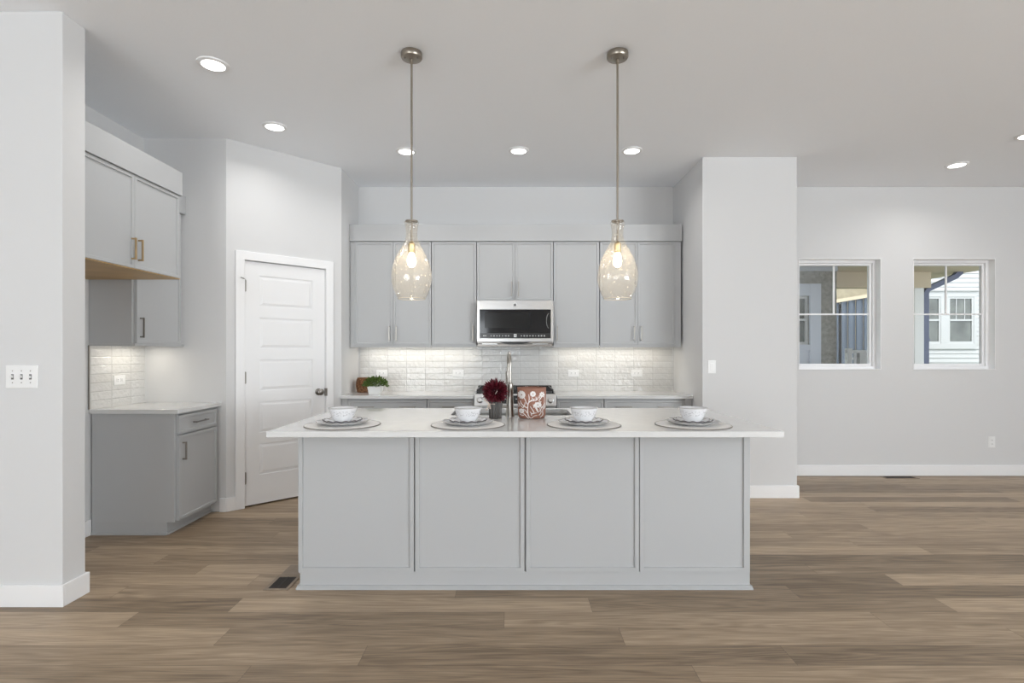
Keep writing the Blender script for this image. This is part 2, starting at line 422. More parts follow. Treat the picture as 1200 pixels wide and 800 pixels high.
k = MB().lathe([(.031, 0), (.031, .006), (.014, .012), (.011, .03), (.02, .038), (.029, .05), (.029, .058), (.018, .068), (.002, .070)], (DX1-.062, .006, .94), 28, axis='y').obj('door_knob', 'dnickel', dr, smooth=True)
MB().box(DX1-.004, DX1+.014, -.018, .004, .90, .97).obj('latch_plate', 'dnickel', dr)

# baseboards
BH, BT = .112, .014
struct(MB().box(2.552, 7.05, YB-BT, YB, 0, BH).obj('baseboard_back', 'trim', bevel=.003))
struct(MB().box(1.705, 2.552+BT, 4.775-BT, 4.775, 0, BH).box(2.552, 2.552+BT, 4.775, YB-BT, 0, BH).obj('baseboard_kitchen_right', 'trim', bevel=.003))
struct(MB().box(-5.05, -2.306+BT, 2.735-BT, 2.735, 0, BH).box(-2.306, -2.306+BT, 2.735, 2.883+BT, 0, BH).box(XL, -2.306, 2.883, 2.883+BT, 0, BH).obj('baseboard_front_left', 'trim', bevel=.003))
struct(MB().box(XL, XL+BT, 2.9, 3.8, 0, BH).obj('baseboard_left', 'trim', bevel=.003))
struct(MB().box(0, DX0-.004-cw, -BT, 0, 0, BH).box(DX1+.004+cw, AL, -BT, 0, 0, BH).obj('baseboard_pantry', 'trim', loc=(A0.x, A0.y, 0), rotz=AA, bevel=.003))
struct(MB().box(-2.385, A0.x+.006, 4.36-BT, 4.36, 0, BH).obj('baseboard_pantry_side', 'trim', bevel=.003))

# windows of the dining wall
for wi, (a, b) in enumerate(WIN):
    wn = thing('window_%d' % (wi+1), ['left white vinyl window of the dining wall, half behind the wall corner', 'right white vinyl window of the dining wall with blue downspout view'][wi], 'window', (a, YB+.07, WZ0)); wn['kind'] = 'structure'
    W_, H_ = b-a, WZ1-WZ0
    f = .036
    mb = MB(); mb.box(0, f, 0, .08, 0, H_).box(W_-f, W_, 0, .08, 0, H_).box(f, W_-f, 0, .08, 0, f).box(f, W_-f, 0, .08, H_-f, H_)
    mb.obj('window_frame', 'vinyl', wn, bevel=.003)
    g = .024; y0, y1 = .022, .06
    mb = MB(); mb.box(f, f+g, y0, y1, f, H_-f).box(W_-f-g, W_-f, y0, y1, f, H_-f).box(f+g, W_-f-g, y0, y1, f, f+g).box(f+g, W_-f-g, y0, y1, H_-f-g, H_-f)
    mb.obj('sash', 'vinyl', wn, bevel=.003)
    zm = H_*.505
    MB().box(f+g, W_-f-g, .036, .05, zm-.008, zm+.008).obj('muntin', 'vinyl', wn)
    MB().box(W_/2-.004, W_/2+.012, .036, .05, zm+.008, H_-f-g).obj('muntin', 'vinyl', wn)
    MB().box(f+g, W_-f-g, .041, .045, f+g, H_-f-g).obj('pane', 'glass', wn)
    struct(MB().box(a, b, YB-.006, YB+.07, WZ0, WZ0+.006).box(b-.006, b, YB-.006, YB+.07, WZ0+.006, WZ1).box(a, a+.006, YB-.006, YB+.07, WZ0+.006, WZ1).box(a+.006, b-.006, YB-.006, YB+.07, WZ1-.006, WZ1).obj('trim_%d' % (wi+3), 'trim'))

# backsplash tiles
struct(MB().box(-1.60, 1.705, YB-.008, YB, .88, 1.40).obj('trim_5', 'tile'))
bpy.data.objects['trim_5']['label'] = 'glossy stacked tile backsplash behind the range'
struct(MB().box(XL, XL+.008, 3.79, 4.36, .88, 1.36).obj('trim_6', 'tile_l'))
MB_ = MB().box(XL, XL+.010, 3.784, 3.79, .895, 1.352); struct(MB_.obj('trim_7', 'dnickel'))

# ------------------------------------------------------------------ cabinets
def pull(L, vertical=True, s=.010, out=.032):
    """bar pull centred at the origin, projecting to -y"""
    mb = MB(); h = L/2
    if vertical:
        mb.box(-s/2, s/2, -out, -out+s, -h, h)
        for z in (-h+.006, h-.006): mb.box(-s/2, s/2, -out+s, 0, z-s/2, z+s/2)
    else:
        mb.box(-h, h, -out, -out+s, -s/2, s/2)
        for x in (-h+.006, h-.006): mb.box(x-s/2, x+s/2, -out+s, 0, -s/2, s/2)
    return mb
def cabinet(name, label, cat, loc, rotz, W, D, H, fronts, toe=0, group=None, rail=0, filler=(0, 0), pullmat='pullnickel', under=None, side_notch=True, body_top=True):
    """local frame: x 0..W, doors' face at y=0, back at y=D, z 0..H.  fronts: (kind, x0, x1, z0, z1, [(px, pz, len, vertical)])"""
    r = thing(name, label, cat, loc, rotz, group)
    mb = MB(); t = .021
    mb.box(-filler[0], W+filler[1], t, D, toe, H)
    if toe: mb.box(0, W, .075, D, 0, toe)
    mb.obj('cabinet_body', 'cab', r, bevel=.0015)
    if toe: MB().box(0, W, .065, .075, 0, .018).obj('shoe_moulding', 'cab', r, bevel=.003)
    # dark reveal seen in the gaps between doors
    for kind, x0, x1, z0, z1, ps in fronts:
        d = MB().shaker(x0+.0015, x1-.0015, z0+.0015, z1-.0015, 0, .0195).obj(kind, 'cab', r, bevel=.001)
        for px, pz, L, ver in ps:
            h = pull(L, ver).obj('handle', pullmat, d, bevel=.0015); h.location = (px, 0, pz)
    if toe and rotz: MB().box(-.010, 0, .075, D, 0, .018).obj('shoe_moulding', 'cab', r, bevel=.003)
    if filler[0]: MB().box(-filler[0], -.002, .004, t, toe, H).obj('filler_strip', 'cab', r)
    if filler[1]: MB().box(W+.002, W+filler[1], .004, t, toe, H).obj('filler_strip', 'cab', r)
    if rail: MB().box(-filler[0], W+filler[1], .004, .022, -rail, 0).obj('light_rail', 'cab', r, bevel=.001)
    if under: MB().box(0, W, .004, D, -.006, 0).obj('cabinet_underside', under, r)
    return r
FY = 5.31                     # door face of the upper cabinets, back wall
UD = YB - .001 - FY
uz0, uz1 = 1.376, 2.404; uh = uz1 - uz0
G = 'grey upper cabinets along the back wall'
hL = .145
def uppair(label, x0, x1, z0, filler=(0, 0)):
    W = x1-x0; H = uz1-z0; m = W/2
    return cabinet('wall_cabinet', label, 'cabinet', (x0, FY, z0), 0, W, UD, H,
        [('door', 0, m, 0, H, [(m-.035, .115, hL, True)]), ('door', m, W, 0, H, [(m+.035, .115, hL, True)])], group=G, rail=.022 if z0 < 1.5 else 0, filler=filler)
uppair('grey two-door upper cabinet at the left end, behind the left pendant', -1.563, -.804, uz0, filler=(.05, 0))
cabinet('wall_cabinet', 'grey single-door upper cabinet left of the microwave', 'cabinet', (-.800, FY, uz0), 0, .446, UD, uh, [('door', 0, .446, 0, uh, [(.446-.035, .115, hL, True)])], group=G, rail=.022)
uppair('short grey two-door upper cabinet directly above the microwave', -.350, .410, 1.818)
cabinet('wall_cabinet', 'grey single-door upper cabinet right of the microwave', 'cabinet', (.414, FY, uz0), 0, .456, UD, uh, [('door', 0, .456, 0, uh, [(.035, .115, hL, True)])], group=G, rail=.022)
uppair('grey two-door upper cabinet at the right end, behind the right pendant', .876, 1.622, uz0, filler=(0, .06))
tag(MB().box(-1.618, 1.690, FY-.012, YB-.001, uz1+.003, 2.574).obj('cabinet_fascia', 'cab', bevel=.002), 'long flat grey fascia board above the back wall cabinets', 'fascia')

# left wall cabinets (facing +x): local x -> world y, rotz 90
RZ = R(90)
w_ = 3.785 - 2.893
cabinet('fridge_cabinet', 'deep grey two-door cabinet above the empty refrigerator space, with bronze handles', 'cabinet', (-2.35, 2.893, 1.824), RZ, w_, .655, 2.407-1.824,
        [('door', .002, .43, 0, .583, [(.43-.028, .118, .135, True)]), ('door', .43, w_-.012, 0, .583, [(.43+.032, .118, .135, True)])], pullmat='bronze', under='maple')
tag(MB().box(XL+.002, -2.338, 2.888, 3.785, 2.4085, 2.574).obj('cabinet_fascia', 'cab', bevel=.002), 'short grey fascia board above the refrigerator space cabinet', 'fascia')
ul = 4.355 - 3.79
r_ = cabinet('wall_cabinet', 'narrow grey upper cabinet on the left wall above the side counter', 'cabinet', (-2.68, 3.79, 1.365), RZ, ul, .327, 2.419-1.365,
        [('door', .02, ul-.035, 0, 1.054, [(.055, .115, hL, True)])], pullmat='dnickel')
MB().box(0, ul, .0, .018, -.018, -.0005).box(0, .018, .018, .327, -.018, -.0005).obj('light_rail', 'cab', r_, bevel=.001)
tag(MB().box(XL+.002, -2.665, 3.788, 4.357, 2.424, 2.574).obj('cabinet_fascia', 'cab', bevel=.002), 'far grey fascia piece above the left wall upper cabinet', 'fascia')

# left base cabinet with counter
CZ = .895
bl = 4.355 - 3.80
cabinet('base_cabinet', 'grey base cabinet under the side counter on the left wall, one drawer over one door', 'cabinet', (-2.385, 3.80, 0), RZ, bl, .61, CZ-.031,
        [('drawer', .022, bl-.04, .715, .85, [((bl-.02)/2, .0675+.715, .16, False)]), ('door', .022, bl-.04, .095, .705, [(.022+.04, .59, .13, True)])], toe=.09, pullmat='dnickel')
tag(MB().box(XL+.009, -2.372, 3.788, 4.358, CZ-.03, CZ).obj('countertop', 'quartz', bevel=.002), 'small white quartz countertop on the left wall base cabinet', 'countertop')

# back base cabinets
BYF = 5.04; BD = YB-.009-BYF; bh = CZ-.031
GB = 'grey base cabinets along the back wall'
def base(label, x0, x1, filler=(0, 0), two=True):
    W = x1-x0; m = W/2
    hx = [W*.24, W*.76] if two else [W*.5]
    fr = [('drawer', 0, W, .69, .85, [(h, .788, .15, False) for h in hx])]
    if two: fr += [('door', 0, m, .095, .682, [(m-.035, .58, hL, True)]), ('door', m, W, .095, .682, [(m+.035, .58, hL, True)])]
    else: fr += [('door', 0, W, .095, .682, [(W-.04, .58, hL, True)])]
    return cabinet('base_cabinet', label, 'cabinet', (x0, BYF, 0), 0, W, BD, bh, fr, toe=.09, group=GB, filler=filler, pullmat='dnickel')
base('grey wide-drawer base cabinet at the left end of the back counter, below the plant', -1.556, -.806, (.055, 0))
base('narrow grey base cabinet directly left of the range', -.802, -.362, two=False)
base('narrow grey base cabinet directly right of the range', .424, .868, two=False)
base('grey base cabinet with wide drawer at the right end of the back counter', .872, 1.632, (0, .068))
tag(MB().box(-1.618, -.360, 5.012, YB-.009, CZ-.03, CZ).obj('countertop', 'quartz', bevel=.002), 'white quartz countertop along the back wall left of the range', 'countertop')
tag(MB().box(.421, 1.703, 5.012, YB-.009, CZ-.03, CZ).obj('countertop', 'quartz', bevel=.002), 'white quartz countertop along the back wall right of the range', 'countertop')

# ------------------------------------------------------------------ island
IX0, IX1, IY0, IY1 = -1.172, 1.310, 2.923, 3.86
isl = thing('kitchen_island', 'large light grey kitchen island with four flat framed panels facing the room', 'island', ((IX0+IX1)/2, (IY0+IY1)/2, 0))
ox, oy = -(IX0+IX1)/2, -(IY0+IY1)/2
mb = MB()
def ib(mb, a, b, c, d, e, f): mb.box(a+ox, b+ox, c+oy, d+oy, e, f)
ib(mb, IX0+.018, IX1-.018, IY0+.02, IY0+.04, .098, CZ-.031)
ib(mb, IX0+.018, IX1-.018, IY1-.02, IY1, .098, CZ-.031)
ib(mb, IX0+.018, IX1-.018, IY0+.04, IY1-.02, .098, .116)
mb.obj('island_body', 'cab', isl)
for a, b in ((IX0, IX0+.018), (IX1-.018, IX1)):
    mb = MB(); ib(mb, a, b, IY0+.006 if a == IX0 else IY0+.012, IY1, .09, CZ-.031); mb.obj('end_panel', 'cab', isl, bevel=.001)
mb = MB(); ib(mb, IX0+.006, IX1-.002, IY0+.010, IY1-.06, 0, .0975); mb.obj('plinth', 'cab', isl, bevel=.001)
mb = MB()
for zz, p in ((.0, .012), (.01, .008)): ib(mb, IX0-p, IX1+p, IY0-p+.006, IY1-.06, zz, zz+.012)
mb.obj('shoe_moulding', 'cab', isl, bevel=.003)
px = [(349.5, 485), (486.5, 614.6), (616.5, 749), (749.8, 876.6)]
for a, b in px:
    xa, xb = (a-600)/213.8, (b-600)/213.8
    mb = MB(); mb.shaker(xa+ox, xb+ox, .098, CZ-.032, IY0+oy, .0195, .022, .010); mb.obj('panel', 'cab', isl, bevel=.001)
SX0, SX1, SY0, SY1 = -.40, .39, 3.44, 3.835
CX0, CX1, CY0, CY1 = -1.261, 1.399, 2.736, 3.894
ct = holed_plate([(CX0, CY0), (CX1, CY0), (CX1, CY1), (CX0, CY1)], rrect(SX0, SX1, SY0, SY1, .05), CZ-.03, CZ).obj('countertop', 'quartz', bevel=.002)
tag(ct, 'large white quartz countertop on the island, overhanging towards the room', 'countertop')
# undermount sink
sk = thing('sink', 'stainless undermount sink sunk in the far side of the island', 'sink', ((SX0+SX1)/2, (SY0+SY1)/2, CZ-.26))
mb = MB(); bm = mb.bm; loops = []
cx, cy = (SX0+SX1)/2, (SY0+SY1)/2
for gx, z in ((.018, .2295), (-.006, .2295), (-.008, .03), (-.03, .006), (-.3, 0)):
    pts = rrect(SX0-gx-cx, SX1+gx-cx, SY0-gx-cy if gx > -.2 else -.03, SY1+gx-cy if gx > -.2 else .03, .05 if gx > -.2 else .02)
    if gx <= -.2: pts = rrect(-.05, .05, -.05, .05, .04)
    loops.append([bm.verts.new((x, y, z)) for x, y in pts])
for a, b in zip(loops[:-1], loops[1:]):
    for i in range(len(a)): bm.faces.new((a[i], a[(i+1) % len(a)], b[(i+1) % len(a)], b[i]))
bm.faces.new(loops[-1])
mb.obj('sink_basin', 'steel_sink', sk, smooth=True)
MB().lathe([(.045, 0), (.045, .004), (.03, .006), (.028, .002), (.004, .002)], (0, 0, .001), 24).obj('drain', 'steel', sk, smooth=True)
# faucet
fx, fy = -.012, 3.405
fc = thing('faucet', 'tall brushed nickel gooseneck faucet on the island between flowers and crock', 'faucet', (fx, fy, CZ))
MB().lathe([(.030, 0), (.030, .006), (.027, .012), (.022, .09), (.019, .205), (.013, .212)], (0, 0, 0), 28).obj('faucet_body', 'nickel', fc, smooth=True)
pts = [(0, 0, .205), (0, 0, .33)]
for k in range(1, 13):
    a = math.pi*k/12; pts.append((-.007*(1-math.cos(a)), .085*(1-math.cos(a)), .33+.075*math.sin(a)))
pts += [(-.015, .171, .27)]
MB().tube(pts, .009, 14).obj('gooseneck', 'nickel', fc, smooth=True)
MB().lathe([(.0125, 0), (.0155, .06), (.0155, .075), (.012, .085)], (-.016, .172, .195), 18).obj('spray_head', 'nickel', fc, smooth=True)
MB().tube([(-.015, 0, .06), (-.045, 0, .062), (-.052, -.002, .064)], .009, 10).tube([(-.046, 0, .062), (-.058, -.01, .088)], .005, 8).obj('handle', 'nickel', fc, smooth=True)

# ------------------------------------------------------------------ microwave
mwx0, mwx1 = -.345, .405; MW = mwx1-mwx0
mw = thing('microwave', 'stainless over-the-range microwave with black glass door', 'microwave', (mwx0, 5.215, 1.385))
MH = .425
MB().box(0, MW, .045, YB-.009-5.215, .005, MH).obj('housing', 'dnickel', mw, bevel=.003)
# front: steel frame around the black glass, lower edge bowed
fx0, fx1, gz0, gz1 = .028, MW-.026, .055, .335
mb = MB(); mb.box(0, fx0, 0, .045, .02, MH).box(fx1, MW, 0, .045, .02, MH).box(fx0, fx1, 0, .045, gz1, MH).box(fx0, fx1, 0, .045, .02, gz0)
mb.obj('door_frame', 'steel', mw, bevel=.003)
MB().box(fx0, fx1, .004, .04, gz0, gz1).obj('door_glass', 'blackg', mw)
MB().box(fx0+.05, fx0+.49, .0035, .006, gz0+.10, gz1-.03).obj('viewing_window', pmat('window_screen', (.016, .016, .016), .12, spec=.3), mw)
MB().box(fx0+.002, fx1-.002, .0032, .006, gz0+.004, gz0+.05).obj('control_strip', pmat('control_glass', (.028, .028, .028), .2), mw)
random.seed(3)
for gx_, cnt in ((.135, 7), (.43, 9)):
    for i in range(cnt):
        mb = MB()
        x = gx_+i*.028; wk = random.uniform(.009, .017); hk = random.uniform(.004, .008)
        mb.box(x, x+wk, .0026, .0034, gz0+.024-hk, gz0+.024+hk).obj('key_legend', 'greyprint', mw)
# clock digits and logo mark on the strip
mb = MB()
for i, dx in enumerate((0, .011, .024)): mb.box(.063+dx, .063+dx+.007, .0024, .0034, gz0+.019, gz0+.031)
mb.obj('clock_display', 'whiteprint', mw)
mb = MB(); mb.box(.363, .389, .0024, .0034, gz0+.012, gz0+.018).box(.363, .369, .0024, .0034, gz0+.018, gz0+.036).box(.383, .389, .0024, .0034, gz0+.018, gz0+.036).box(.363, .389, .0024, .0034, gz0+.036, gz0+.041).box(.373, .379, .0024, .0034, gz0+.018, gz0+.03)
mb.obj('logo_mark', 'whiteprint', mw)
bd = MB().lathe([(.021, 0), (.021, .003), (.019, .004)], (.374, 0, .381), 32, axis='y').obj('badge', 'whiteprint', mw, smooth=True)
MB().lathe([(.0135, .004), (.0135, .0052)], (.374, 0, .381), 32, axis='y').obj('badge_emblem', 'rub', bd)
# curved pocket handle on the right of the glass
hp = [( fx1-.012 - .030*math.cos(R(t)), .002, (gz0+gz1)/2+.03 + .075*math.sin(R(t))) for t in range(-75, 76, 10)]
MB().tube(hp, .0022, 8).obj('pocket_handle', 'greyprint', mw)
MB().prism([(.22, .02), (.26, .006), (.31, -.002), (.44, -.002), (.49, .006), (.53, .02)], .004, .05).obj('vent_grille', 'black', mw)
MB().box(.05, .20, .05, .13, -.004, .006).obj('cooktop_lamp', 'steel', mw); MB().box(.55, .70, .05, .13, -.004, .006).obj('cooktop_lamp', 'steel', mw)
MB().box(.0, MW, .13, .40, -.022, .005).obj('lower_housing', 'dnickel', mw)

# ------------------------------------------------------------------ range
rx0, rx1 = -.355, .416; RW = rx1-rx0
rg = thing('range', 'stainless gas range with front knobs and black cooktop against the back wall', 'range', (rx0, 4.985, 0))
RD = YB-.009-4.985
MB().box(.004, RW-.004, .05, RD, .10, .905).box(.03, RW-.03, .1, RD, 0, .10).obj('range_body', 'steel', rg, bevel=.003)
MB().prism([(.0, .80), (.06, .80), (.06, .913), (.022, .913)], 0, RW, 'yz').obj('control_panel', 'steel', rg, bevel=.003)
def slant(z): return .022*(z-.80)/.113
kn = MB().lathe([(.030, 0), (.030, .004), (.024, .006), (.023, .032), (.020, .036)], (0, 0, 0), 28, axis='y')
k0 = kn.obj('knob', 'steel', rg, smooth=True, bevel=.001); k0.location = (.055, .010, .855); k0.rotation_euler.x = R(-11)
for x in (.135, RW-.135, RW-.055):
    c = k0.copy(); COL.objects.link(c); c.location.x = x
MB().prism([(.0035, .822), (.05, .822), (.05, .898), (.0175, .898)], .20, RW-.20, 'yz').obj('touch_display', 'blackg', rg)
for i in range(8): MB().box(.25+i*.035, .25+i*.035+.014, .0095, .0115, .862, .868).obj('display_legend', 'whiteprint', rg)
od = MB().box(.006, RW-.006, .008, .05, .22, .785).obj('oven_door', 'steel', rg, bevel=.003)
MB().box(.12, RW-.12, .005, .012, .36, .66).obj('oven_window', 'blackg', od)
MB().tube([(.06, -.04, .745), (RW-.06, -.04, .745)], .013, 14).box(.08, .10, -.04, .01, .737, .753).box(RW-.10, RW-.08, -.04, .01, .737, .753).obj('handle', 'steel', od, smooth=True)
dw = MB().box(.006, RW-.006, .010, .05, .105, .212).obj('warming_drawer', 'steel', rg, bevel=.003)
MB().box(.012, RW-.012, .03, RD-.005, .905, .918).obj('cooktop', 'black', rg, bevel=.004)
for i in range(3):
    x0 = .02 + i*(RW-.04)/3; x1 = x0+(RW-.04)/3-.004
    mb = MB(); zt0, zt1 = .938, .952
    mb.box(x0, x1, .05, .064, zt0, zt1).box(x0, x1, RD-.05, RD-.036, zt0, zt1).box(x0, x0+.014, .064, RD-.05, zt0, zt1).box(x1-.014, x1, .064, RD-.05, zt0, zt1)
    xm = (x0+x1)/2
    mb.box(xm-.006, xm+.006, .064, RD-.05, zt0, zt1)
    for yy in (.17, .31, .45): mb.box(x0+.014, x1-.014, yy, yy+.012, zt0, zt1)
    for xx in (x0, x1-.014):
        for yy in (.05, RD-.05): mb.box(xx, xx+.014, yy, yy+.014, .918, zt0)
    mb.obj('grate', 'black', rg, bevel=.002)
for bx, by in ((.16, .17), (.16, .44), (.385, .31), (.61, .17), (.61, .44)):
    MB().lathe([(.045, .918), (.045, .926), (.03, .932), (.028, .936)], (bx, by, 0), 20).obj('burner', 'black', rg, smooth=True)
MB().box(.0, RW, RD-.032, RD, .905, .955).obj('rear_vent_rail', 'black', rg, bevel=.006)

# ------------------------------------------------------------------ pendants
def pendant(loc, label):
    r = thing('pendant_light', label, 'pendant light', loc, 0, 'pendant lights over the island')
    # local z = 0 at the ceiling
    MB().lathe([(.060, 0), (.062, -.006), (.062, -.028), (.058, -.034), (.050, -.036), (.012, -.040)], (0, 0, 0), 40).obj('canopy', 'pewter', r, smooth=True)
    for a in (-25, 205): MB().lathe([(.004, -.034), (.006, -.040), (.004, -.043)], (.040*math.cos(R(a)), .040*math.sin(R(a)), 0), 10).obj('canopy_screw', 'dnickel', r, smooth=True)
    MB().tube([(0, 0, -.038), (0, 0, -1.11)], .0062, 14).lathe([(.010, -.038), (.010, -.062), (.0065, -.066)], (0, 0, 0), 14).obj('rod', 'pewter', r, smooth=True)
    MB().lathe([(.030, -.990), (.036, -.986), (.036, -.980), (.012, -.974)], (0, 0, 0), 30).obj('neck_cap', 'pewter', r, smooth=True)
    MB().lathe([(.007, -1.10), (.020, -1.115), (.020, -1.165), (.017, -1.17)], (0, 0, 0), 24).obj('socket', 'brass', r, smooth=True)
    MB().lathe([(.012, -1.168), (.014, -1.178), (.021, -1.195), (.0245, -1.215), (.022, -1.235), (.013, -1.248), (.004, -1.251)], (0, 0, 0), 24).obj('bulb', 'bulb', r, smooth=True)
    prof = [(.043, -.990), (.040, -1.003), (.0345, -1.03), (.0325, -1.06), (.037, -1.09), (.052, -1.125), (.074, -1.165), (.094, -1.205), (.108, -1.245), (.1165, -1.29), (.117, -1.325), (.111, -1.36), (.099, -1.395), (.085, -1.425), (.079, -1.434)]
    # smooth the profile (Catmull-Rom)
    P = []
    for i in range(len(prof)-1):
        p0, p1, p2, p3 = prof[max(i-1, 0)], prof[i], prof[i+1], prof[min(i+2, len(prof)-1)]
        for k in range(3):
            t = k/3
            P.append(tuple(.5*((2*p1[j]) + (-p0[j]+p2[j])*t + (2*p0[j]-5*p1[j]+4*p2[j]-p3[j])*t*t + (-p0[j]+3*p1[j]-3*p2[j]+p3[j])*t**3) for j in (0, 1)))
    P.append(prof[-1])
    MB().lathe(P, (0, 0, 0), 64, closed=False).obj('glass_shade', 'amber', r, smooth=True)
    MB().lathe([(.079, -1.434), (.0805, -1.4365), (.078, -1.438), (.0765, -1.4355), (.079, -1.434)], (0, 0, 0), 64, closed=False).obj('glass_lip', pmat('glass_lip', (.8, .72, .6), .1, spec=.8), r, smooth=True)
    return r
p1 = pendant((-.5865, 3.116, CH), 'left amber seeded-glass bottle pendant hanging over the island')
dup(p1, (.6165, 3.116, CH), 'right amber seeded-glass bottle pendant hanging over the island')

# recessed ceiling lights
def downlight(loc, label):
    r = thing('recessed_light', label, 'ceiling light', loc, 0, 'round recessed ceiling lights')
    MB().lathe([(.066, -.001), (.066, -.010), (.076, -.011), (.088, -.006), (.090, -.0005)], (0, 0, 0), 40, closed=False).obj('trim_ring', 'trim', r, smooth=True)
    MB().lathe([(.0655, -.001), (.0655, -.007), (.02, -.0085)], (0, 0, 0), 40).obj('lens', 'lens', r, smooth=True)
    area('lamp', (0, 0, -.013), (0, 0, 0), .12, .12, 2.8, (1, .985, .965), r, 'DISK', 150)
    return r
dl = downlight((-1.813, 3.236, CH), 'largest recessed ceiling light, nearest the left wall end')
for loc, lab in (((-1.836, 4.128), 'recessed ceiling light in front of the pantry door wall'),
                 ((-.919, 4.634), 'recessed ceiling light beside the left pendant rod'),
                 ((.059, 4.617), 'recessed ceiling light midway between the two pendants'),
                 ((1.037, 4.617), 'recessed ceiling light just right of the right pendant rod'),
                 ((4.145, 4.97), 'recessed ceiling light above the right dining window'),
                 ((4.160, 4.29), 'recessed ceiling light cut off by the right edge of the photo')):
    dup(dl, (*loc, CH), lab)

# under-cabinet light bars
def ucl(x0, x1, y, z, label, rot=0, power=3):
    L = x1-x0
    r = thing('under_cabinet_light', label, 'light bar', ((x0+x1)/2, y, z) if not rot else (y, (x0+x1)/2, z), rot)
    MB().box(-L/2, L/2, -.015, .015, -.010, 0).obj('housing', 'plastic', r)
    MB().box(-L/2+.01, L/2-.01, -.010, .010, -.012, -.010).obj('diffuser', 'led', r)
    area('lamp', (0, 0, -.014), (0, 0, 0), L-.04, .02, power, (1, .92, .78), r)
ucl(-1.53, -.40, 5.50, uz0-.0005, 'slim warm light bar under the upper cabinets left of the microwave', power=1.0)
ucl(.46, 1.60, 5.50, uz0-.0005, 'slim warm light bar under the upper cabinets right of the microwave', power=1.0)
ucl(3.86, 4.28, -2.86, 1.3645, 'short light bar under the left wall upper cabinet', R(90), power=.6)

# ------------------------------------------------------------------ place settings on the island
def scal(n, amp, zamp, r0):
    def f(r, z, a):
        k = max(0, (r-r0)/r0) if r > r0 else 0
        s = math.sin(n*a)
        return r*(1+amp*s*min(1, k*4)), z + zamp*s*min(1, k*4)
    return f
def plate(name, label, R_, H, rimmat, n, loc, amp=.02, zamp=.0025, group=None):
    r = thing(name, label, 'plate', loc, random.random(), group)
    f = scal(n, amp, zamp, R_*.6); t = .004
    MB().lathe([(.002, 0), (R_*.52, 0), (R_*.62, .002), (R_*.97, H-t), (R_*.97, H), (R_*.61, .002+t), (R_*.5, t), (.002, t)], (0, 0, 0), 96, f).obj('plate_body', 'cer', r, smooth=True)
    MB().lathe([(R_*.965, H-t-.0005), (R_*1.0, H-.001), (R_*1.0, H+.001), (R_*.955, H+.0012), (R_*.965, H-t-.0005)], (0, 0, 0), 96, f, closed=False).obj('rim', rimmat, r, smooth=True)
    return r
def bowl(label, loc):
    r = thing('bowl', label, 'bowl', loc, random.random()*6, 'white bowls of the place settings')
    f = scal(8, .012, 0, .06)
    MB().lathe([(.002, 0), (.042, 0), (.044, .004), (.048, .008), (.066, .040), (.0765, .075), (.073, .0755), (.062, .042), (.044, .012), (.002, .008)], (0, 0, 0), 64, f).obj('bowl_body', 'bowlm', r, smooth=True)
    MB().lathe([(.0725, .0755), (.0755, .0735), (.0782, .0745), (.0782, .077), (.073, .0775), (.0725, .0755)], (0, 0, 0), 64, f, closed=False).obj('rim', 'bowlrim', r, smooth=True)
    return r
def bowlmat():
    m = pmat('speckled_bowl', (.78, .785, .80), .22)
    n, l = m.node_tree.nodes, m.node_tree.links; b = n['Principled BSDF']
    tc = n.new('ShaderNodeTexCoord'); s = n.new('ShaderNodeSeparateXYZ'); l.new(tc.outputs['Object'], s.inputs[0])
    t = n.new('ShaderNodeTexNoise'); t.inputs['Scale'].default_value = 120; t.inputs['Detail'].default_value = 2; l.new(tc.outputs['Object'], t.inputs['Vector'])
    # speckled band around the upper half
    r = n.new('ShaderNodeMapRange'); r.inputs['From Min'].default_value = .54; r.inputs['From Max'].default_value = .60; l.new(t.outputs['Fac'], r.inputs['Value'])
    a = n.new('ShaderNodeMath'); a.operation = 'COMPARE'; a.inputs[1].default_value = .046; a.inputs[2].default_value = .014; l.new(s.outputs[2], a.inputs[0])
    mu = n.new('ShaderNodeMath'); mu.operation = 'MULTIPLY'; l.new(a.outputs[0], mu.inputs[0]); l.new(r.outputs[0], mu.inputs[1])
    m2 = n.new('ShaderNodeMath'); m2.operation = 'MULTIPLY'; m2.inputs[1].default_value = .5; l.new(mu.outputs[0], m2.inputs[0])
    mx = n.new('ShaderNodeMix'); mx.data_type = 'RGBA'; mx.inputs[6].default_value = (.78, .785, .80, 1); mx.inputs[7].default_value = (.33, .33, .34, 1)
    l.new(m2.outputs[0], mx.inputs[0]); l.new(mx.outputs[2], b.inputs['Base Color'])
    return m
M['bowlm'] = bowlmat(); M['bowlrim'] = M['cer_rim2']
def placemat(label, loc):
    r = thing('placemat', label, 'placemat', loc, 0, 'round placemats on the island')
    MB().lathe([(.002, 0), (.202, 0), (.202, .004), (.002, .004)], (0, 0, 0), 72).obj('mat_disc', 'matt', r, smooth=True)
    MB().lathe([(.202, 0), (.2065, .0005), (.207, .003), (.2025, .0045), (.202, 0)], (0, 0, 0), 72, closed=False).obj('rim', 'mat_rim', r, smooth=True)
    return r
SX = [-.947, -.246, .402, 1.012]; SY = 2.985
where = ['at the left end of the island', 'left of the maroon flowers on the island', 'right of the terracotta crock on the island', 'at the right end of the island']
random.seed(11)
pm = placemat('round cream placemat with dark edge ' + where[0], (SX[0], SY, CZ+.0003))
z1 = CZ + .0003 + .0045
dp = plate('dinner_plate', 'grey-rimmed dinner plate with wavy edge, lowest plate ' + where[0], .143, .020, 'cer_rim2', 12, (SX[0], SY, z1), group='dinner plates of the place settings')
z2 = z1 + .0125
sp = plate('salad_plate', 'dark-rimmed scalloped salad plate under the bowl ' + where[0], .107, .014, 'cer_rim', 14, (SX[0], SY, z2), amp=.03, zamp=.003, group='salad plates of the place settings')
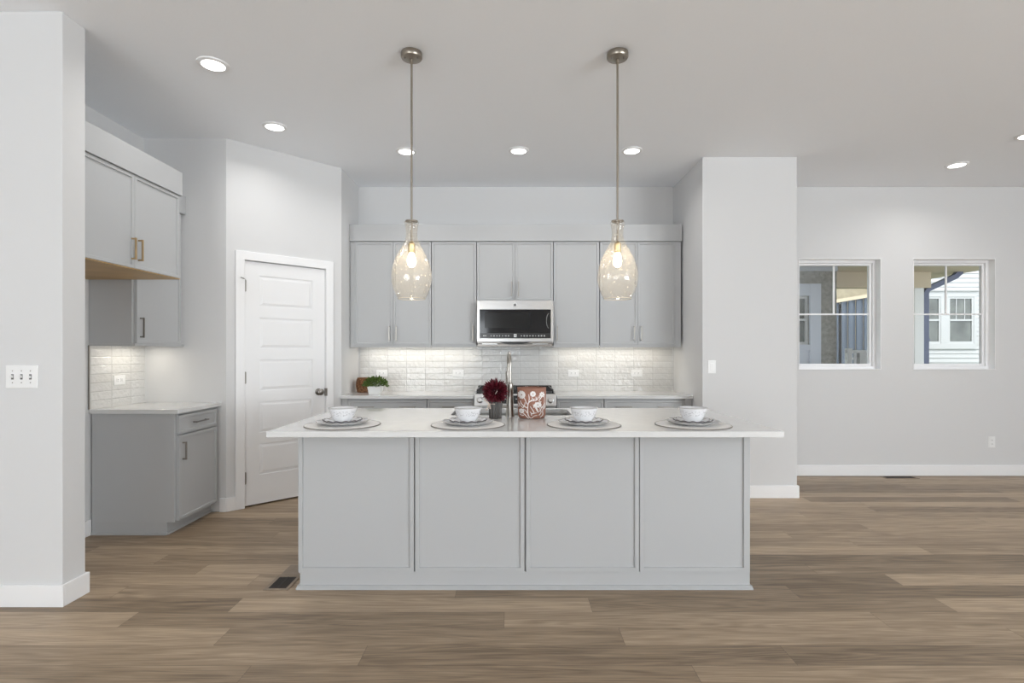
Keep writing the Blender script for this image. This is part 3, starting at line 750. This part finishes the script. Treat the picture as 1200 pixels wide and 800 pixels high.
# the salad plate sits on the well of the dinner plate via a foot ring
MB().lathe([(.050, -.0084), (.054, -.0084), (.054, .0004), (.050, .0004)], (0, 0, 0), 48).obj('foot_ring', 'cer', sp, smooth=True)
z3 = z2 + .0045
bw = bowl('speckled white bowl on the plates ' + where[0], (SX[0], SY, z3))
for i in (1, 2, 3):
    dup(pm, (SX[i], SY, CZ+.0003), 'round cream placemat with dark edge ' + where[i])
    dup(dp, (SX[i], SY, z1), 'grey-rimmed dinner plate with wavy edge, lowest plate ' + where[i], i*1.1)
    dup(sp, (SX[i], SY, z2), 'dark-rimmed scalloped salad plate under the bowl ' + where[i], i*.83)
    dup(bw, (SX[i], SY, z3), 'speckled white bowl on the plates ' + where[i], i*1.7)

# ------------------------------------------------------------------ terracotta crock with white flowers
cr_ = thing('crock', 'terracotta crock with raised white flower pattern on the island', 'crock', (.123, 3.33, CZ), 0)
CR, CRH = .088, .188
def crad(z): return CR*(.93 + .07*min(1, z/.03)) if z < .03 else CR*(1 + .03*(z/CRH))
MB().lathe([(.002, 0), (.072, 0), (.080, .004), (.086, .02), (.087, .06), (.0885, .12), (.090, .180), (.0905, .188), (.085, .188), (.083, .17), (.080, .02), (.002, .012)], (0, 0, 0), 64).obj('crock_body', 'terra', cr_, smooth=True)
def csurf(u, v, o=.0):
    z = v*CRH; pr = [(0, .072), (.004, .080), (.02, .086), (.06, .087), (.12, .0885), (.18, .090), (.19, .0905)]
    for (za, ra), (zb, rb) in zip(pr[:-1], pr[1:]):
        if z <= zb: rr = ra+(rb-ra)*(z-za)/(zb-za); break
    else: rr = .0905
    a = u*1.45; rr += o
    return Vector((rr*math.sin(a), -rr*math.cos(a), z))
def zp(p):      # photo detail coordinates -> (angle fraction, height fraction)
    u = max(-.985, min(.985, (p[0]-489)/236)); return (math.asin(u)/1.45, (660-p[1])/510)
def stroke(mb, pts, w0, w1=None):
    w1 = w1 if w1 is not None else w0; q = [zp(p) for p in pts]; Q = []
    for i in range(len(q)-1):
        p0, p1, p2, p3 = q[max(i-1, 0)], q[i], q[i+1], q[min(i+2, len(q)-1)]
        for k in range(5):
            t = k/5; Q.append(tuple(.5*((2*p1[j]) + (-p0[j]+p2[j])*t + (2*p0[j]-5*p1[j]+4*p2[j]-p3[j])*t*t + (-p0[j]+3*p1[j]-3*p2[j]+p3[j])*t**3) for j in (0, 1)))
    Q.append(q[-1]); prev = None; N = len(Q)
    for i in range(N):
        a, b = Q[max(i-1, 0)], Q[min(i+1, N-1)]; du, dv = (b[0]-a[0])*CR*1.45, (b[1]-a[1])*CRH
        L = math.hypot(du, dv) or 1; nx, ny = -dv/L, du/L; ww = (w0+(w1-w0)*i/(N-1))/2
        row = []
        for s_, o_ in ((-1, -.0008), (-.7, .0016), (.7, .0016), (1, -.0008)):
            row.append(mb.bm.verts.new(csurf(Q[i][0]+s_*nx*ww/(CR*1.45), min(.99, max(.012, Q[i][1]+s_*ny*ww/CRH)), o_)))
        if prev:
            for k in range(3): mb.bm.faces.new((prev[k], prev[k+1], row[k+1], row[k]))
        else: mb.bm.faces.new(row)
        prev = row
    mb.bm.faces.new(prev[::-1])
pat = MB()
for pts, a, b in (
    ([(468, 655), (425, 600), (415, 500), (425, 400), (470, 360), (560, 345), (590, 290)], .0045, .004),
    ([(430, 655), (370, 590), (335, 560)], .005, .002), ([(470, 655), (520, 610), (575, 600)], .004, .002),
    ([(420, 480), (360, 450), (310, 400), (300, 360)], .004, .005), ([(425, 420), (400, 400), (370, 330), (345, 300)], .003, .004),
    ([(430, 390), (440, 320), (430, 250)], .004, .002), ([(445, 380), (480, 340), (555, 320)], .003, .002),
    ([(520, 550), (490, 500), (455, 450)], .005, .002), ([(480, 570), (530, 560), (560, 555)], .005, .001), ([(480, 600), (470, 560), (450, 535)], .004, .001),
    ([(590, 550), (560, 500), (540, 440)], .005, .006), ([(600, 545), (640, 480), (600, 420), (600, 380)], .004, .003),
    ([(630, 635), (670, 590), (665, 520), (690, 400), (690, 260)], .006, .003), ([(640, 380), (600, 360), (655, 280)], .003, .004),
    ([(690, 500), (705, 450), (700, 400)], .008, .002), ([(345, 480), (300, 440), (280, 400)], .003, .002), ([(270, 470), (275, 420), (262, 380)], .005, .002),
    ([(340, 470), (365, 430), (372, 385)], .004, .003), ([(520, 360), (500, 325), (478, 300)], .004, .002), ([(560, 345), (555, 310), (545, 290)], .004, .003),
    ([(640, 480), (668, 455), (680, 425)], .006, .002), ([(640, 540), (620, 505), (612, 470)], .005, .002), ([(350, 600), (310, 600), (285, 585)], .004, .002),
    ([(520, 470), (515, 440), (500, 420)], .006, .003), ([(405, 560), (380, 520), (345, 500)], .004, .002), ([(625, 330), (610, 300), (600, 270)], .004, .002), ([(540, 470), (575, 500), (585, 535)], .006, .004), ([(600, 600), (625, 575), (640, 545)], .005, .002)):
    stroke(pat, pts, a*1.45, max(b, .0025)*1.4)
pat.obj('vine_pattern', 'slip', cr_, smooth=True)
def blossom(cx_, cy_, r_, n_, stretch=1.0, core=True, rot=0):
    mb = MB()
    for k in range(n_):
        a = 2*math.pi*k/n_ + rot
        stroke(mb, [(cx_+.2*r_*math.cos(a), cy_+.2*r_*math.sin(a)*stretch), (cx_+.6*r_*math.cos(a), cy_+.6*r_*math.sin(a)*stretch), (cx_+r_*math.cos(a), cy_+r_*math.sin(a)*stretch)], r_*.00030, r_*.00028)
    mb.obj('flower_pattern', 'slip', cr_, smooth=True)
blossom(320, 262, 58, 9, 1.15); blossom(500, 245, 46, 7); blossom(648, 258, 42, 7, 1.1); blossom(315, 532, 40, 9); blossom(580, 425, 62, 7, .7, rot=.3)

# ------------------------------------------------------------------ maroon flowers in a ribbed vase
fv = thing('flower_vase', 'ball of maroon flowers in a small ribbed dark vase on the island', 'flowers', (-.103, 3.29, CZ))
def rib(r, z, a): return r*(1+.07*math.sin(16*a)), z
MB().lathe([(.002, 0), (.036, 0), (.037, .004), (.0385, .10), (.037, .104), (.033, .104), (.033, .02), (.002, .01)], (0, 0, 0), 132, rib).obj('vase', 'vase', fv)
mb = MB(); random.seed(5)
cz = .165; N = 420
for i in range(N):
    zz = 1-2*(i+.5)/N; ph = i*2.39996
    d = Vector((math.sqrt(1-zz*zz)*math.cos(ph), math.sqrt(1-zz*zz)*math.sin(ph), zz*.90))
    d = (d + Vector([random.uniform(-.09, .09) for _ in range(3)])).normalized()
    L = .087*random.uniform(.86, 1.06); s = d.orthogonal().normalized(); s.rotate(Matrix.Rotation(random.random()*6.28, 3, d)); t = d.cross(s)
    c0 = Vector((0, 0, cz)); w0 = .0062
    P0, P1, P2 = c0+d*.03, c0+d*L*.78, c0+d*L
    a = [mb.bm.verts.new(P0+s*w0*.5), mb.bm.verts.new(P0-s*w0*.5), mb.bm.verts.new(P1+s*w0), mb.bm.verts.new(P1-s*w0), mb.bm.verts.new(P2), mb.bm.verts.new(P1+t*w0*.7)]
    mb.bm.faces.new((a[0], a[2], a[5])); mb.bm.faces.new((a[0], a[5], a[1])); mb.bm.faces.new((a[1], a[5], a[3]))
    mb.bm.faces.new((a[2], a[4], a[5])); mb.bm.faces.new((a[5], a[4], a[3])); mb.bm.faces.new((a[0], a[1], a[3], a[4], a[2]))
mb.obj('flower_head', 'petal', fv)
MB().lathe([(.004, .128), (.034, .138), (.048, .16), (.040, .19), (.015, .205)], (0, 0, 0), 24).obj('flower_core', pmat('dark_maroon', (.05, .004, .008), .7), fv, smooth=True)
mb = MB()
for k in range(7):
    a = k*.9; mb.tube([(.008*math.cos(a), .008*math.sin(a), .015), (.02*math.cos(a), .02*math.sin(a), .105), (.015*math.cos(a), .015*math.sin(a), .14)], .0022, 6)
mb.obj('stems', 'leaf', fv)
MB().prism([(.0, .155), (.012, .172), (.018, .185), (.013, .170), (.004, .156)], -.088, -.0865).obj('pale_petal', 'ribbon', fv)
mb = MB()
mb.prism([(-.040, .088), (-.072, .118), (-.062, .128), (-.036, .096)], -.030, -.028).prism([(-.040, .090), (-.058, .052), (-.048, .050), (-.034, .086)], -.032, -.030).prism([(-.038, .090), (-.034, .06), (-.026, .062), (-.030, .092)], -.036, -.034)
mb.tube([(-.039*math.cos(R(t)), -.039*math.sin(R(t)), .091) for t in range(-90, 91, 20)], .003, 6)
mb.obj('ribbon_bow', 'ribbon', fv)

# ------------------------------------------------------------------ basket and plant on back counter
def basketmat():
    m, n, l, b = newmat('woven_wicker'); tc = n.new('ShaderNodeTexCoord'); s = n.new('ShaderNodeSeparateXYZ'); l.new(tc.outputs['Object'], s.inputs[0])
    t = n.new('ShaderNodeTexNoise'); t.inputs['Scale'].default_value = 70; l.new(tc.outputs['Object'], t.inputs['Vector'])
    c = n.new('ShaderNodeValToRGB'); c.color_ramp.elements[0].position = .38; c.color_ramp.elements[0].color = (.13, .055, .022, 1); c.color_ramp.elements[1].position = .68; c.color_ramp.elements[1].color = (.42, .21, .10, 1)
    l.new(t.outputs['Fac'], c.inputs[0]); l.new(c.outputs[0], b.inputs['Base Color']); b.inputs['Roughness'].default_value = .6
    return m
M['wicker'] = basketmat()
bk = thing('basket', 'brown woven wicker basket in the left corner of the back counter', 'basket', (-1.513, 5.45, CZ))
prof = [(.002, 0), (.060, 0)]
for k in range(15):
    z = .004 + k*.009; r0 = .068 + .013*math.sin(math.pi*min(1, z/.14)) ; prof += [(r0-.003, z), (r0+.002, z+.0045)]
prof += [(.063, .140), (.055, .144), (.052, .136), (.055, .02), (.002, .01)]
MB().lathe(prof, (0, 0, 0), 48, lambda r, z, a: (r*(1+(.022*math.sin(24*a+(int(z/.009) % 2)*math.pi) if r > .058 else 0)), z)).obj('basket_body', 'wicker', bk, smooth=True)
MB().lathe([(.062, .138), (.067, .141), (.067, .147), (.060, .150), (.055, .146), (.062, .138)], (0, 0, 0), 40, closed=False).obj('rim', 'wicker', bk, smooth=True)
pp = thing('potted_plant', 'small bushy green plant in a white square pot on the back counter', 'potted plant', (-1.335, 5.22, CZ))
def sq(h, z): return [(-h, -h, z), (h, -h, z), (h, h, z), (-h, h, z)]
mb = MB(); L_ = [[mb.bm.verts.new(p) for p in sq(h, z)] for h, z in ((.054, 0), (.066, .078), (.060, .078), (.055, .05))]
for a, b in zip(L_[:-1], L_[1:]):
    for i in range(4): mb.bm.faces.new((a[i], a[(i+1) % 4], b[(i+1) % 4], b[i]))
mb.bm.faces.new(L_[0]); mb.bm.faces.new(L_[-1])
mb.obj('pot', 'potw', pp, bevel=.003)
MB().box(-.057, .057, -.057, .057, .052, .068).obj('soil', 'soil', pp)
mb = MB(); random.seed(9)
for i in range(520):
    zz = random.uniform(-.12, 1); ph = random.random()*6.283; rr = math.sqrt(max(0, 1-zz*zz))
    rad = random.uniform(.55, 1)
    c0 = Vector((rr*math.cos(ph)*.115*rad, rr*math.sin(ph)*.085*rad, .085 + max(-.03, zz*.080*rad)))
    d = Vector((rr*math.cos(ph), rr*math.sin(ph), zz*.7+.35)).normalized(); d = (d+Vector([random.uniform(-.5, .5) for _ in range(3)])).normalized()
    s = d.orthogonal().normalized(); s.rotate(Matrix.Rotation(random.random()*6.28, 3, d)); t = d.cross(s); Lf = random.uniform(.020, .032); wf = Lf*.30
    a = [mb.bm.verts.new(c0), mb.bm.verts.new(c0+d*Lf*.5+s*wf), mb.bm.verts.new(c0+d*Lf+t*.002), mb.bm.verts.new(c0+d*Lf*.5-s*wf), mb.bm.verts.new(c0+d*Lf*.5-t*.0025)]
    for f in ((0, 1, 4), (1, 2, 4), (2, 3, 4), (3, 0, 4), (0, 3, 2, 1)): mb.bm.faces.new([a[k] for k in f])
mb.obj('foliage', 'leaf', pp)
mb = MB()
for i in range(16):
    ph = i*.9; q = random.uniform(.04, .1); mb.tube([(.02*math.cos(ph), .02*math.sin(ph), .06), (q*math.cos(ph)*.9, q*.7*math.sin(ph), random.uniform(.1, .15))], .0015, 5)
mb.obj('stems', 'leaf', pp)

# ------------------------------------------------------------------ outlets and switches
def outlet(label, loc, rotz=0, horizontal=True, blank=False):
    r = thing('wall_outlet', label, 'outlet', loc, rotz)
    a, b = (.058, .036) if horizontal else (.036, .058)
    MB().box(-a, a, -.006, 0, -b, b).obj('cover_plate', 'plastic', r, bevel=.002)
    for s in (-1, 1):
        cx, cz = (s*.020, 0) if horizontal else (0, s*.020)
        rc = MB().box(cx-.014, cx+.014, -.0085, -.005, cz-.014, cz+.014).obj('socket', 'plastic', r, bevel=.002)
        mb = MB()
        if horizontal: mb.box(cx-.005, cx+.004, -.0095, -.008, cz+.004, cz+.0065).box(cx-.005, cx+.003, -.0095, -.008, cz-.0065, cz-.004)
        else: mb.box(cx-.0065, cx-.004, -.0095, -.008, cz-.004, cz+.005).box(cx+.004, cx+.0065, -.0095, -.008, cz-.004, cz+.004)
        mb.obj('slots', 'slot', rc)
    return r
zo = 1.3-24/110.9; yo = YB-.008
outlet('white outlet on the tiles half behind the green plant', ((447.5-600)/111, yo, zo))
outlet('white outlet on the tiles between the plant and the range', ((537-600)/111, yo, zo))
outlet('white outlet on the tiles just right of the range', ((672-600)/111, yo, zo))
outlet('white outlet on the tiles near the right end of the back counter', ((746-600)/111, yo, zo))
outlet('white outlet on the tiles of the left wall above the side counter', (XL+.008, 4.075, 1.3-32/153), R(90))
outlet('white outlet low on the dining wall right of the windows', (5.07, YB, .355), 0, False)
def switch(label, loc, n, rotz=0, toggle=True):
    r = thing('light_switch', label, 'light switch', loc, rotz)
    W_ = .035 + .0235*(n-1)
    MB().box(-W_, W_, -.006, 0, -.058, .058).obj('cover_plate', 'plastic', r, bevel=.002)
    for i in range(n):
        cx = (i-(n-1)/2)*.046
        if toggle:
            MB().box(cx-.006, cx+.006, -.0072, -.0055, -.0135, .0135).obj('toggle_slot', 'slot', r)
            z = .004 if i != n-1 else -.004
            MB().prism([(-.006, -.006), (-.020, z), (-.020, z+.006), (-.006, .007)], cx-.0045, cx+.0045, 'yz').obj('toggle', 'plastic', r, bevel=.001)
            for zz in (-.030, .030): MB().lathe([(.003, .0055), (.003, .007)], (cx, 0, zz), 10, axis='y').obj('screw', 'dnickel', r)
        else:
            MB().box(cx-.0165, cx+.0165, -.009, -.005, -.033, .033).obj('rocker', 'plastic', r, bevel=.002)
    return r
switch('white triple toggle switch plate on the front left wall', (-2.51, 2.735, 1.176), 3)
switch('white single rocker switch on the kitchen side of the right wall block', (1.788, 4.775, 1.172), 1, toggle=False)

# ------------------------------------------------------------------ floor registers
def register(label, loc, W_, D_, half):
    r = thing('floor_register', label, 'floor vent', loc)
    f = .019
    MB().box(-W_/2, W_/2, -D_/2, -D_/2+f, 0, .004).box(-W_/2, W_/2, D_/2-f, D_/2, 0, .004).box(-W_/2, -W_/2+f, -D_/2+f, D_/2-f, 0, .004).box(W_/2-f, W_/2, -D_/2+f, D_/2-f, 0, .004).obj('register_frame', 'reg', r, bevel=.001)
    MB().box(-W_/2+f, W_/2-f, -D_/2+f, D_/2-f, 0, .0012).obj('register_well', 'regd', r)
    mb = MB()
    if W_ < D_:
        n_ = int((D_-2*f)/.012)
        for i in range(n_):
            y = -D_/2+f+(i+.5)*.012; mb.box(-W_/2+f, W_/2-f, y-.0022, y+.0022, .0012, .0032)
        mb.box(-.003, .003, -D_/2+f, D_/2-f, .0012, .0034)
    else:
        n_ = int((W_-2*f)/.012)
        for i in range(n_):
            x = -W_/2+f+(i+.5)*.012; mb.box(x-.0022, x+.0022, -D_/2+f, D_/2-f, .0012, .0032)
    mb.obj('louvres', 'regd', r)
    return r
register('small brown floor register beside the left end of the island', (-1.293, 3.01, .0005), .137, .19, True)
tag(MB().box(-1.352, -1.215, 3.108, 3.26, .0005, .004).obj('vent_reflection_plate', 'reg', bevel=.001), 'plain brown plate standing in for the reflection on the island floor register', 'vent reflection')  # lighter plate added to show the reflection on the far half of the register
register('dark floor register against the dining wall under the windows', (4.03, 5.55, .0005), .34, .115, False)

# ------------------------------------------------------------------ outside, seen through the dining windows
def ext(o, label, cat, kind=None): return tag(o, label, cat, kind=kind)
o = MB().box(-30, 40, 5.8, 60, -.3, -.12).obj('lawn', 'lawn'); struct(o)
o = MB().box(2.2, 7.8, 5.8, 9.2, -.12, .30).obj('porch_deck', 'conc'); struct(o)
st = thing('porch_wall', 'rough grey-brown stucco wall of the porch seen through the left window', 'exterior wall', (3.4, 8.0, .3)); st['kind'] = 'structure'
# stucco wall with a window hole
ax0, ax1, az0, az1 = .45, 1.05, 1.12, 1.85
MB().box(-1.2, ax0, 0, .15, 0, 2.35).box(ax1, 1.47, 0, .15, 0, 2.35).box(ax0, ax1, 0, .15, 0, az0).box(ax0, ax1, 0, .15, az1, 2.35).box(1.32, 1.47, .15, 1.0, 0, 2.35).obj('stucco', 'stucco', st)
MB().box(-1.2, 1.47, -.03, 0, 2.22, 2.355).obj('frieze_board', 'bluetrim', st)
MB().box(ax0-.17, ax0, -.04, 0, .2, az1+.18).box(ax1, ax1+.165, -.04, 0, .2, az1+.18).box(ax0, ax1, -.04, 0, az1, az1+.18).box(ax0, ax1, -.04, 0, az0-.09, az0).box(ax0, ax1, -.02, 0, .2, az0-.09).obj('window_surround', 'bluetrim', st, bevel=.004)
sf = MB().box(ax0, ax0+.04, .02, .06, az0, az1).box(ax1-.04, ax1, .02, .06, az0, az1).box(ax0+.04, ax1-.04, .02, .06, az0, az0+.04).box(ax0+.04, ax1-.04, .02, .06, az1-.04, az1).box(ax0+.04, ax1-.04, .02, .06, 1.48, 1.51).obj('window_sash', 'ext_white', st)
MB().box(ax0+.04, ax1-.04, .045, .052, az0+.04, az1-.04).obj('pane', 'ext_glass', sf)
MB().tube([(1.505, -.03, 0), (1.505, -.03, 1.72)], .02, 12).obj('drain_pipe', 'black', st)
# porch roof: boards running along x
pr = thing('porch_roof', 'beige boarded porch ceiling seen through both windows', 'porch roof', (5.0, 7.9, 2.66)); pr['kind'] = 'structure'
MB().box(-3, 2.75, -2.1, 2.1, .02, .12).obj('roof_deck', 'tan', pr)
mb = MB(); y = -2.1
while y < 2.08: mb.box(-3, 2.75, y, y+.135, 0, .02); y += .15
mb.obj('soffit_boards', 'tan', pr, bevel=.004)
ext(MB().box(4.87, 7.02, 8.93, 9.09, 2.385, 2.655).obj('porch_beam', 'tan', bevel=.005), 'beige beam carrying the outer edge of the porch roof', 'beam', 'structure')
pc = MB().box(6.74, 6.90, 8.93, 9.09, .3, 2.384).obj('porch_post', 'potw', bevel=.005); ext(pc, 'white porch post left of the downspout', 'post')
ds = thing('downspout', 'blue downspout bending up to the porch roof in the right window', 'downspout', (6.965, 9.0, .3))
def sqtube(mb, pts, w_):
    P = [Vector(p) for p in pts]; rings = []
    for i, p in enumerate(P):
        d = (P[min(i+1, len(P)-1)]-P[max(i-1, 0)]).normalized(); s = Vector((0, 1, 0)); t = d.cross(s).normalized()
        rings.append([mb.bm.verts.new(p + s*a*w_ + t*b*w_) for a, b in ((-1, -1), (1, -1), (1, 1), (-1, 1))])
    for a, b in zip(rings[:-1], rings[1:]):
        for i in range(4): mb.bm.faces.new((a[i], a[(i+1) % 4], b[(i+1) % 4], b[i]))
    mb.bm.faces.new(rings[0]); mb.bm.faces.new(rings[-1][::-1]); return mb
sqtube(MB(), [(0, 0, 0), (0, 0, 2.0), (.04, 0, 2.07), (.50, 0, 2.28), (.58, 0, 2.35), (.60, 0, 2.44), (.60, 0, 2.75)], .042).obj('pipe', 'bluepipe', ds)
MB().box(-.055, .055, -.05, .05, 1.2, 1.23).obj('strap', 'bluepipe', ds)
def railing(label, x0, x1, y, zt):
    r = thing('porch_railing', label, 'railing', (x0, y, .3)); W_ = x1-x0; h = zt-.3
    MB().box(0, W_, -.03, .03, h-.05, h).box(0, W_, -.02, .02, .08, .13).box(0, W_, -.015, .015, h-.16, h-.12).obj('rails', 'ext_white', r, bevel=.003)
    MB().box(0, .08, -.04, .04, 0, h+.03).box(W_-.08, W_, -.04, .04, 0, h+.03).obj('railing_post', 'ext_white', r, bevel=.003)
    x = .13
    while x < W_-.1:
        MB().box(x, x+.035, -.012, .012, .13, h-.16).box(x, x+.035, -.012, .012, h-.12, h-.05).obj('baluster', 'ext_white', r); x += .085
    return r
railing('white slatted railing section farther out on the porch edge', 5.64, 6.70, 9.0, 1.34)
railing('nearer white slatted railing seen low in the left window', 5.42, 6.2, 8.35, 1.27)
# blue board wall with rising top edge
bw_ = MB(); x = 6.75
while x < 8.7:
    zt = 2.33 + (x-6.75)*.17; bw_.prism([(x, -.1), (x+.10, -.1), (x+.10, zt+.017), (x, zt)], 11.5, 11.53); bw_.prism([(x+.10, -.1), (x+.17, -.1), (x+.17, zt+.029), (x+.10, zt+.017)], 11.54, 11.57); x += .17
sh = thing('board_shed', 'slate blue vertical-board shed wall with sloping top in the left window', 'shed', (0, 0, 0))
bw_.obj('board_wall', 'blue', sh)
MB().prism([(6.72, 2.33), (8.75, 2.67), (8.75, 2.74), (6.72, 2.40)], 11.46, 11.75).obj('roof_edge', 'tan', sh)
struct(MB().box(6.0, 9.5, 13.6, 13.8, -.12, 4.2).obj('wall_far_house', 'tanwall'))
# neighbour's house
nh = thing('neighbour_house', 'white lap-sided neighbouring house with paired windows in the right window', 'house', (8.9, 12.0, -.12)); nh['kind'] = 'structure'
mb = MB(); z = 0
A_ = (.14, .72, 1.63, 2.67); B_ = (.89, 1.46, 1.63, 2.67)
while z < 4.4:
    segs = [(0, 5)]
    if 1.5 < z+.05 < 2.80: segs = [(1.53, 5)]
    for a, b in segs: mb.prism([(.0, z), (-.018, z), (-.003, z+.098), (0, z+.098)], a, b, 'yz')
    z += .1
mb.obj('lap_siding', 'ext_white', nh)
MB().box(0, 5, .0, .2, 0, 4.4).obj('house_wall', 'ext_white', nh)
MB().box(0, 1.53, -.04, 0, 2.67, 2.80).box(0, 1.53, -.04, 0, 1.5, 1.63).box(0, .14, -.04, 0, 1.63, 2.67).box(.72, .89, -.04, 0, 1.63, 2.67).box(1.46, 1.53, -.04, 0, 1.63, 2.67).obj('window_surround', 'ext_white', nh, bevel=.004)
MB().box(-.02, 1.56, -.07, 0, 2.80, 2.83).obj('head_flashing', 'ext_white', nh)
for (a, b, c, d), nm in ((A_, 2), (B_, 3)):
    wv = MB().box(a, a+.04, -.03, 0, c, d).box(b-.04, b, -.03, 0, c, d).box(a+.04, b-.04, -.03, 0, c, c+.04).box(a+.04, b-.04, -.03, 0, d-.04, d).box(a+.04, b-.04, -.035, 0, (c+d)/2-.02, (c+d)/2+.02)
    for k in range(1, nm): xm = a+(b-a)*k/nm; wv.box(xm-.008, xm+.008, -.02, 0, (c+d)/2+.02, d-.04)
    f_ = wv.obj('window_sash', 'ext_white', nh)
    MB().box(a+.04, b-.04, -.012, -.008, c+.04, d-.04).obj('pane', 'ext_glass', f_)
